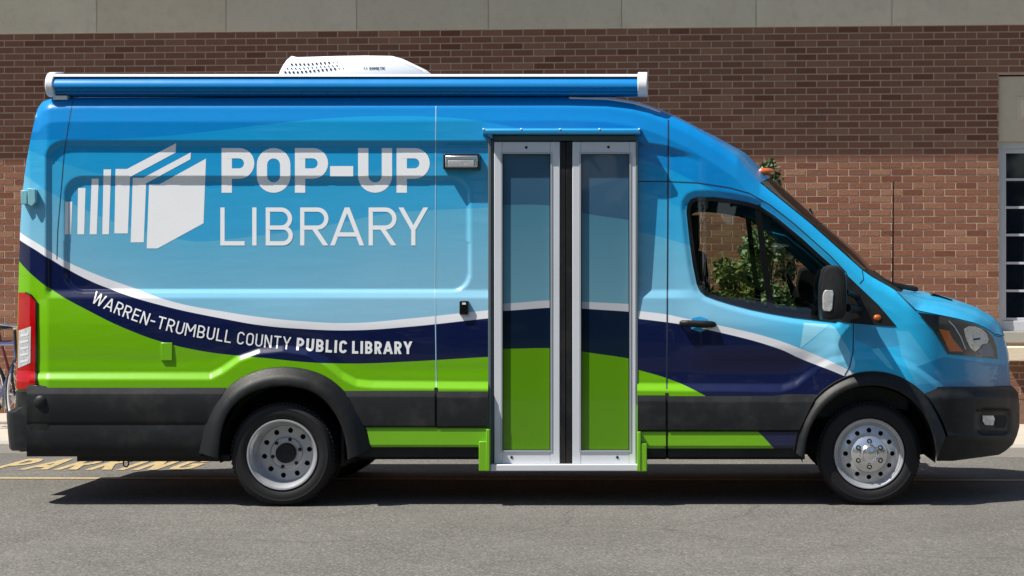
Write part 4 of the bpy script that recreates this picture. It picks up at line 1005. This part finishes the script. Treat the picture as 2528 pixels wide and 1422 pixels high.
gp = MB().add([(ug,yw+.055,zg0),(u2,yw+.055,zg0),(u2,yw+.055,zt-.115),(ug,yw+.055,zt-.115)], [(0,1,2,3)]).build('pane', plain('dark_window_glass', (.006,.009,.016), .04, spec=.6, var=.3), wo, recalc=False)
MB().box(u2, u2+.02, 0, .3, win_z0, win_z1).build('window_reveal', MOR, bld)
sp2 = MB(); slab(sp2, win_u0+.002, u2, zt, win_z1-.015, .03, .2, .004)
a0 = wpt(2512, 238)[0]; b0 = wpt(2512, 238)[1]; b1_ = wpt(2512, 294)[1]
slab(sp2, a0, a0+.9, b1_, b0, .022, .05, .006); slab(sp2, a0+.03, a0+.87, b1_+.03, b0-.03, .015, .05, .004)
sp2.build('stone_panel', STN, bld, recalc=False)
MB().box(win_u0-.0, u2, -.03, .2, wpt(2500,846)[1], zf0-.002).build('window_sill', plain('sill_stone', (.30,.29,.26), .85), bld, bevel=.006)
lg_ = MB().box(wpt(2478,850)[0], u2+.4, -.24, .0, wpt(2500,892,.24)[1], wpt(2500,856,.24)[1]); lg_.build('stone_ledge', STN, bld, bevel=.01)
# planting bed
bd = MB(); rows = []
for i in range(60):
    u = win_u0-1.2+i*.07; rows.append([(u*math.cos(ba)+w*math.sin(ba)*0, BY+u*math.sin(ba)-.01-w, .09+.17*(1-(w/.75)**2)*(.8+.3*r_.random())) for w in np.linspace(0, .75, 16)])
bd.grid(rows); tag(bd.build('mulch_bed', plain('mulch', (.10,.05,.03), .95, var=.6, vs=60, bump=.02, bs=60), smooth=True), 'low strip of reddish brown mulch against the brick wall under the window', 'mulch', kind='stuff')
# ---------------------------------------------------------------- shrubs
LEAFM = {}
def leafmat(name, a, b):
    m = N(name); geo = m.n('NewGeometry'); c = m.mix(geo.outputs['Random Per Island'], a, b); m.l(c, m.b.inputs['Base Color']); m.set('Roughness', .5)
    m.set('Transmission Weight', 0); return m.m
BARK = plain('bark', (.10,.07,.05), .9, var=.3, vs=30, bump=.004)
def shrub(name, loc, h, rad, mat, label, seed, nl=5200, zmin=.5, shape=1.6):
    r = random.Random(seed); root = empty(name, loc, label, 'shrub'); T = MB(); x, y, z = loc
    T.tube([(x, y, z), (x+.01, y, z+h*.4), (x, y+.01, z+h*.93)], [.03, .02, .006], 8)
    cl = []
    for k in range(64):
        t = r.random(); zz = zmin+(h*.97-zmin)*t; rr = rad*(1-t**shape)**.8*(.55+.5*r.random()); a = r.uniform(0, 6.283)
        c = (x+rr*math.cos(a), y+rr*math.sin(a), z+zz+.08); cl.append((c, (.07+.10*r.random())*(1.1-.8*t)))
        T.tube([(x, y, z+zz*.75), ((x+c[0])/2, (y+c[1])/2, z+zz*.9), c], [.008, .005, .002], 5)
    T.build('trunk', BARK, root, smooth=True)
    L = MB()
    for k in range(nl):
        c, cr = cl[r.randrange(len(cl))]; d = Vector((r.gauss(0, 1), r.gauss(0, 1), r.gauss(0, 1))).normalized()*cr*r.random()**.4
        p = Vector(c)+d; p.x += r.gauss(0, .03); p.y += r.gauss(0, .03); p.z += r.gauss(0, .035); n_ = Vector((r.gauss(0, 1), r.gauss(0, 1), r.gauss(.6, 1))).normalized(); u = n_.orthogonal().normalized(); u = (u*math.cos(k)+n_.cross(u)*math.sin(k)); v = n_.cross(u); s = .016+.016*r.random()
        L.add([tuple(p-u*s*1.3), tuple(p+v*s*.6), tuple(p+u*s*1.3), tuple(p-v*s*.6)], [(0,1,2,3)])
    L.build('crown', mat, root, recalc=False); return root
shrub('shrub', (1.87, 4.6, .09), 2.36, .42, leafmat('leaf_green', (.045,.09,.03), (.13,.20,.07)), 'tall green upright shrub whose tip shows above the van windscreen', 5, 9500, .5, 1.0)
shrub('shrub', (1.52, 4.35, .09), 1.55, .48, leafmat('leaf_yellow', (.045,.075,.010), (.16,.17,.025)), 'low yellow green bush seen through the bottom of the cab side window', 9, 4200, .25)
wd = MB(); r_ = random.Random(11)  # unseen trees added to block low sky from the van's side
for k in range(5200):
    x = r_.uniform(-60, 60); hh = 9+3*math.sin(x*.31)+2*math.sin(x*.83+1); zz = hh*r_.random()**.8; p = Vector((x, -34-r_.random()*7, zz)); s = .5+.5*r_.random()
    n_ = Vector((r_.gauss(0, 1), r_.gauss(.8, 1), r_.gauss(.2, 1))).normalized(); u = n_.orthogonal().normalized(); v = n_.cross(u)
    wd.add([tuple(p-u*s), tuple(p+v*s*.8), tuple(p+u*s*1.1), tuple(p-v*s)], [(0,1,2,3)])
tag(wd.build('added_woods', leafmat('added_woods_leaf', (.018,.045,.012), (.05,.10,.025)), recalc=False), 'unseen row of leafy trees added behind the camera to darken reflections', 'trees', kind='stuff')
# ---------------------------------------------------------------- bicycles
def bicycle(loc, rz, colr, label, seed):
    root = empty('bicycle', (0, 0, 0), label, 'bicycle', 'bicycles standing behind the rear of the van'); fm = plain('bike_paint_'+str(seed), colr, .3, coat=.6)
    def pt(mb, n_, mt_, par=None, **k): o = mb.build(n_, mt_, par or root, **k); return o
    R = .34; F_ = lambda x, z, y=0: (x, y, z)
    fr_ = MB(); bb = (-.02, 0, .28); seatt = (-.17, 0, .78); head = (.40, 0, .80); hb2 = (.43, 0, .66); ra = (-.46, 0, R)
    for a, b in ((bb, seatt), (seatt, head), (bb, hb2), (head, hb2)): fr_.tube([a, b], .016, 8)
    for s in (-.05, .05): fr_.tube([bb, (ra[0], s, R)], .010, 6).tube([(seatt[0], 0, .74), (ra[0], s, R)], .008, 6)
    pt(fr_, 'frame', fm)
    fk = MB(); [fk.tube([(.44, s*.6, .62), (.47, s, .5), (.54, s, R)], .011, 6) for s in (-.055, .055)]; fk.tube([(.44, 0, .62), (.385, 0, .92)], .014, 8); pt(fk, 'fork', GLOSSB)
    hb3 = MB().tube([(.385, 0, .93), (.42, 0, .96)], .016, 8).tube([(.34, -.32, 1.0), (.40, -.2, .99), (.42, 0, .96), (.40, .2, .99), (.34, .32, 1.0)], .011, 8); ho = pt(hb3, 'handlebar', CHR, smooth=True)
    for s in (-1, 1):
        pt(MB().tube([(.345, s*.29, 1.0), (.30, s*.41, 1.01)], .017, 8), 'grip', GLOSSB, ho); pt(MB().tube([(.37, s*.24, .99), (.42, s*.29, .96), (.40, s*.38, .95)], .007, 6), 'brake_lever', CHR, ho)
    sd = MB().ball((-.20, 0, .92), .14, .075, .03); sd.tube([seatt, (-.20, 0, .91)], .013, 8); pt(sd, 'saddle', GLOSSB, smooth=True)
    for cx_ in (-.46, .54):
        w = MB().tube([(cx_+.315*math.cos(a), 0, R+.315*math.sin(a)) for a in np.linspace(0, 6.2832, 49)], .010, 6)
        for k in range(16): a = 6.2832*k/16; w.tube([(cx_, .02*(-1)**k, R), (cx_+.31*math.cos(a), 0, R+.31*math.sin(a))], .0014, 4)
        w.tube([(cx_, -.05, R), (cx_, .05, R)], .012, 8); wo_ = pt(w, 'wheel', ALU)
        pt(MB().tube([(cx_+.332*math.cos(a), 0, R+.332*math.sin(a)) for a in np.linspace(0, 6.2832, 49)], .018, 8), 'tyre', RUB, wo_, smooth=True)
    ck = MB().lathe([(.09,-.004),(.09,.004)], (bb[0], .05, bb[2]), 'y', 24, True); ck.tube([(bb[0], .06, bb[2]), (bb[0]+.13, .07, bb[2]-.10)], .010, 6).tube([(bb[0], -.06, bb[2]), (bb[0]-.13, -.07, bb[2]+.10)], .010, 6)
    pt(ck, 'crankset', CHR)
    root.location = loc; root.rotation_euler = (0, 0, rz); return root
bicycle((-5.16, 4.9, .09), math.radians(-50), (.02,.06,.22), 'blue bicycle at the left edge, its handlebar poking out beside the tail light', 1)
bicycle((-5.25, 5.6, .09), math.radians(-10), (.12,.015,.012), 'dark red bicycle standing behind the blue bicycle', 2)
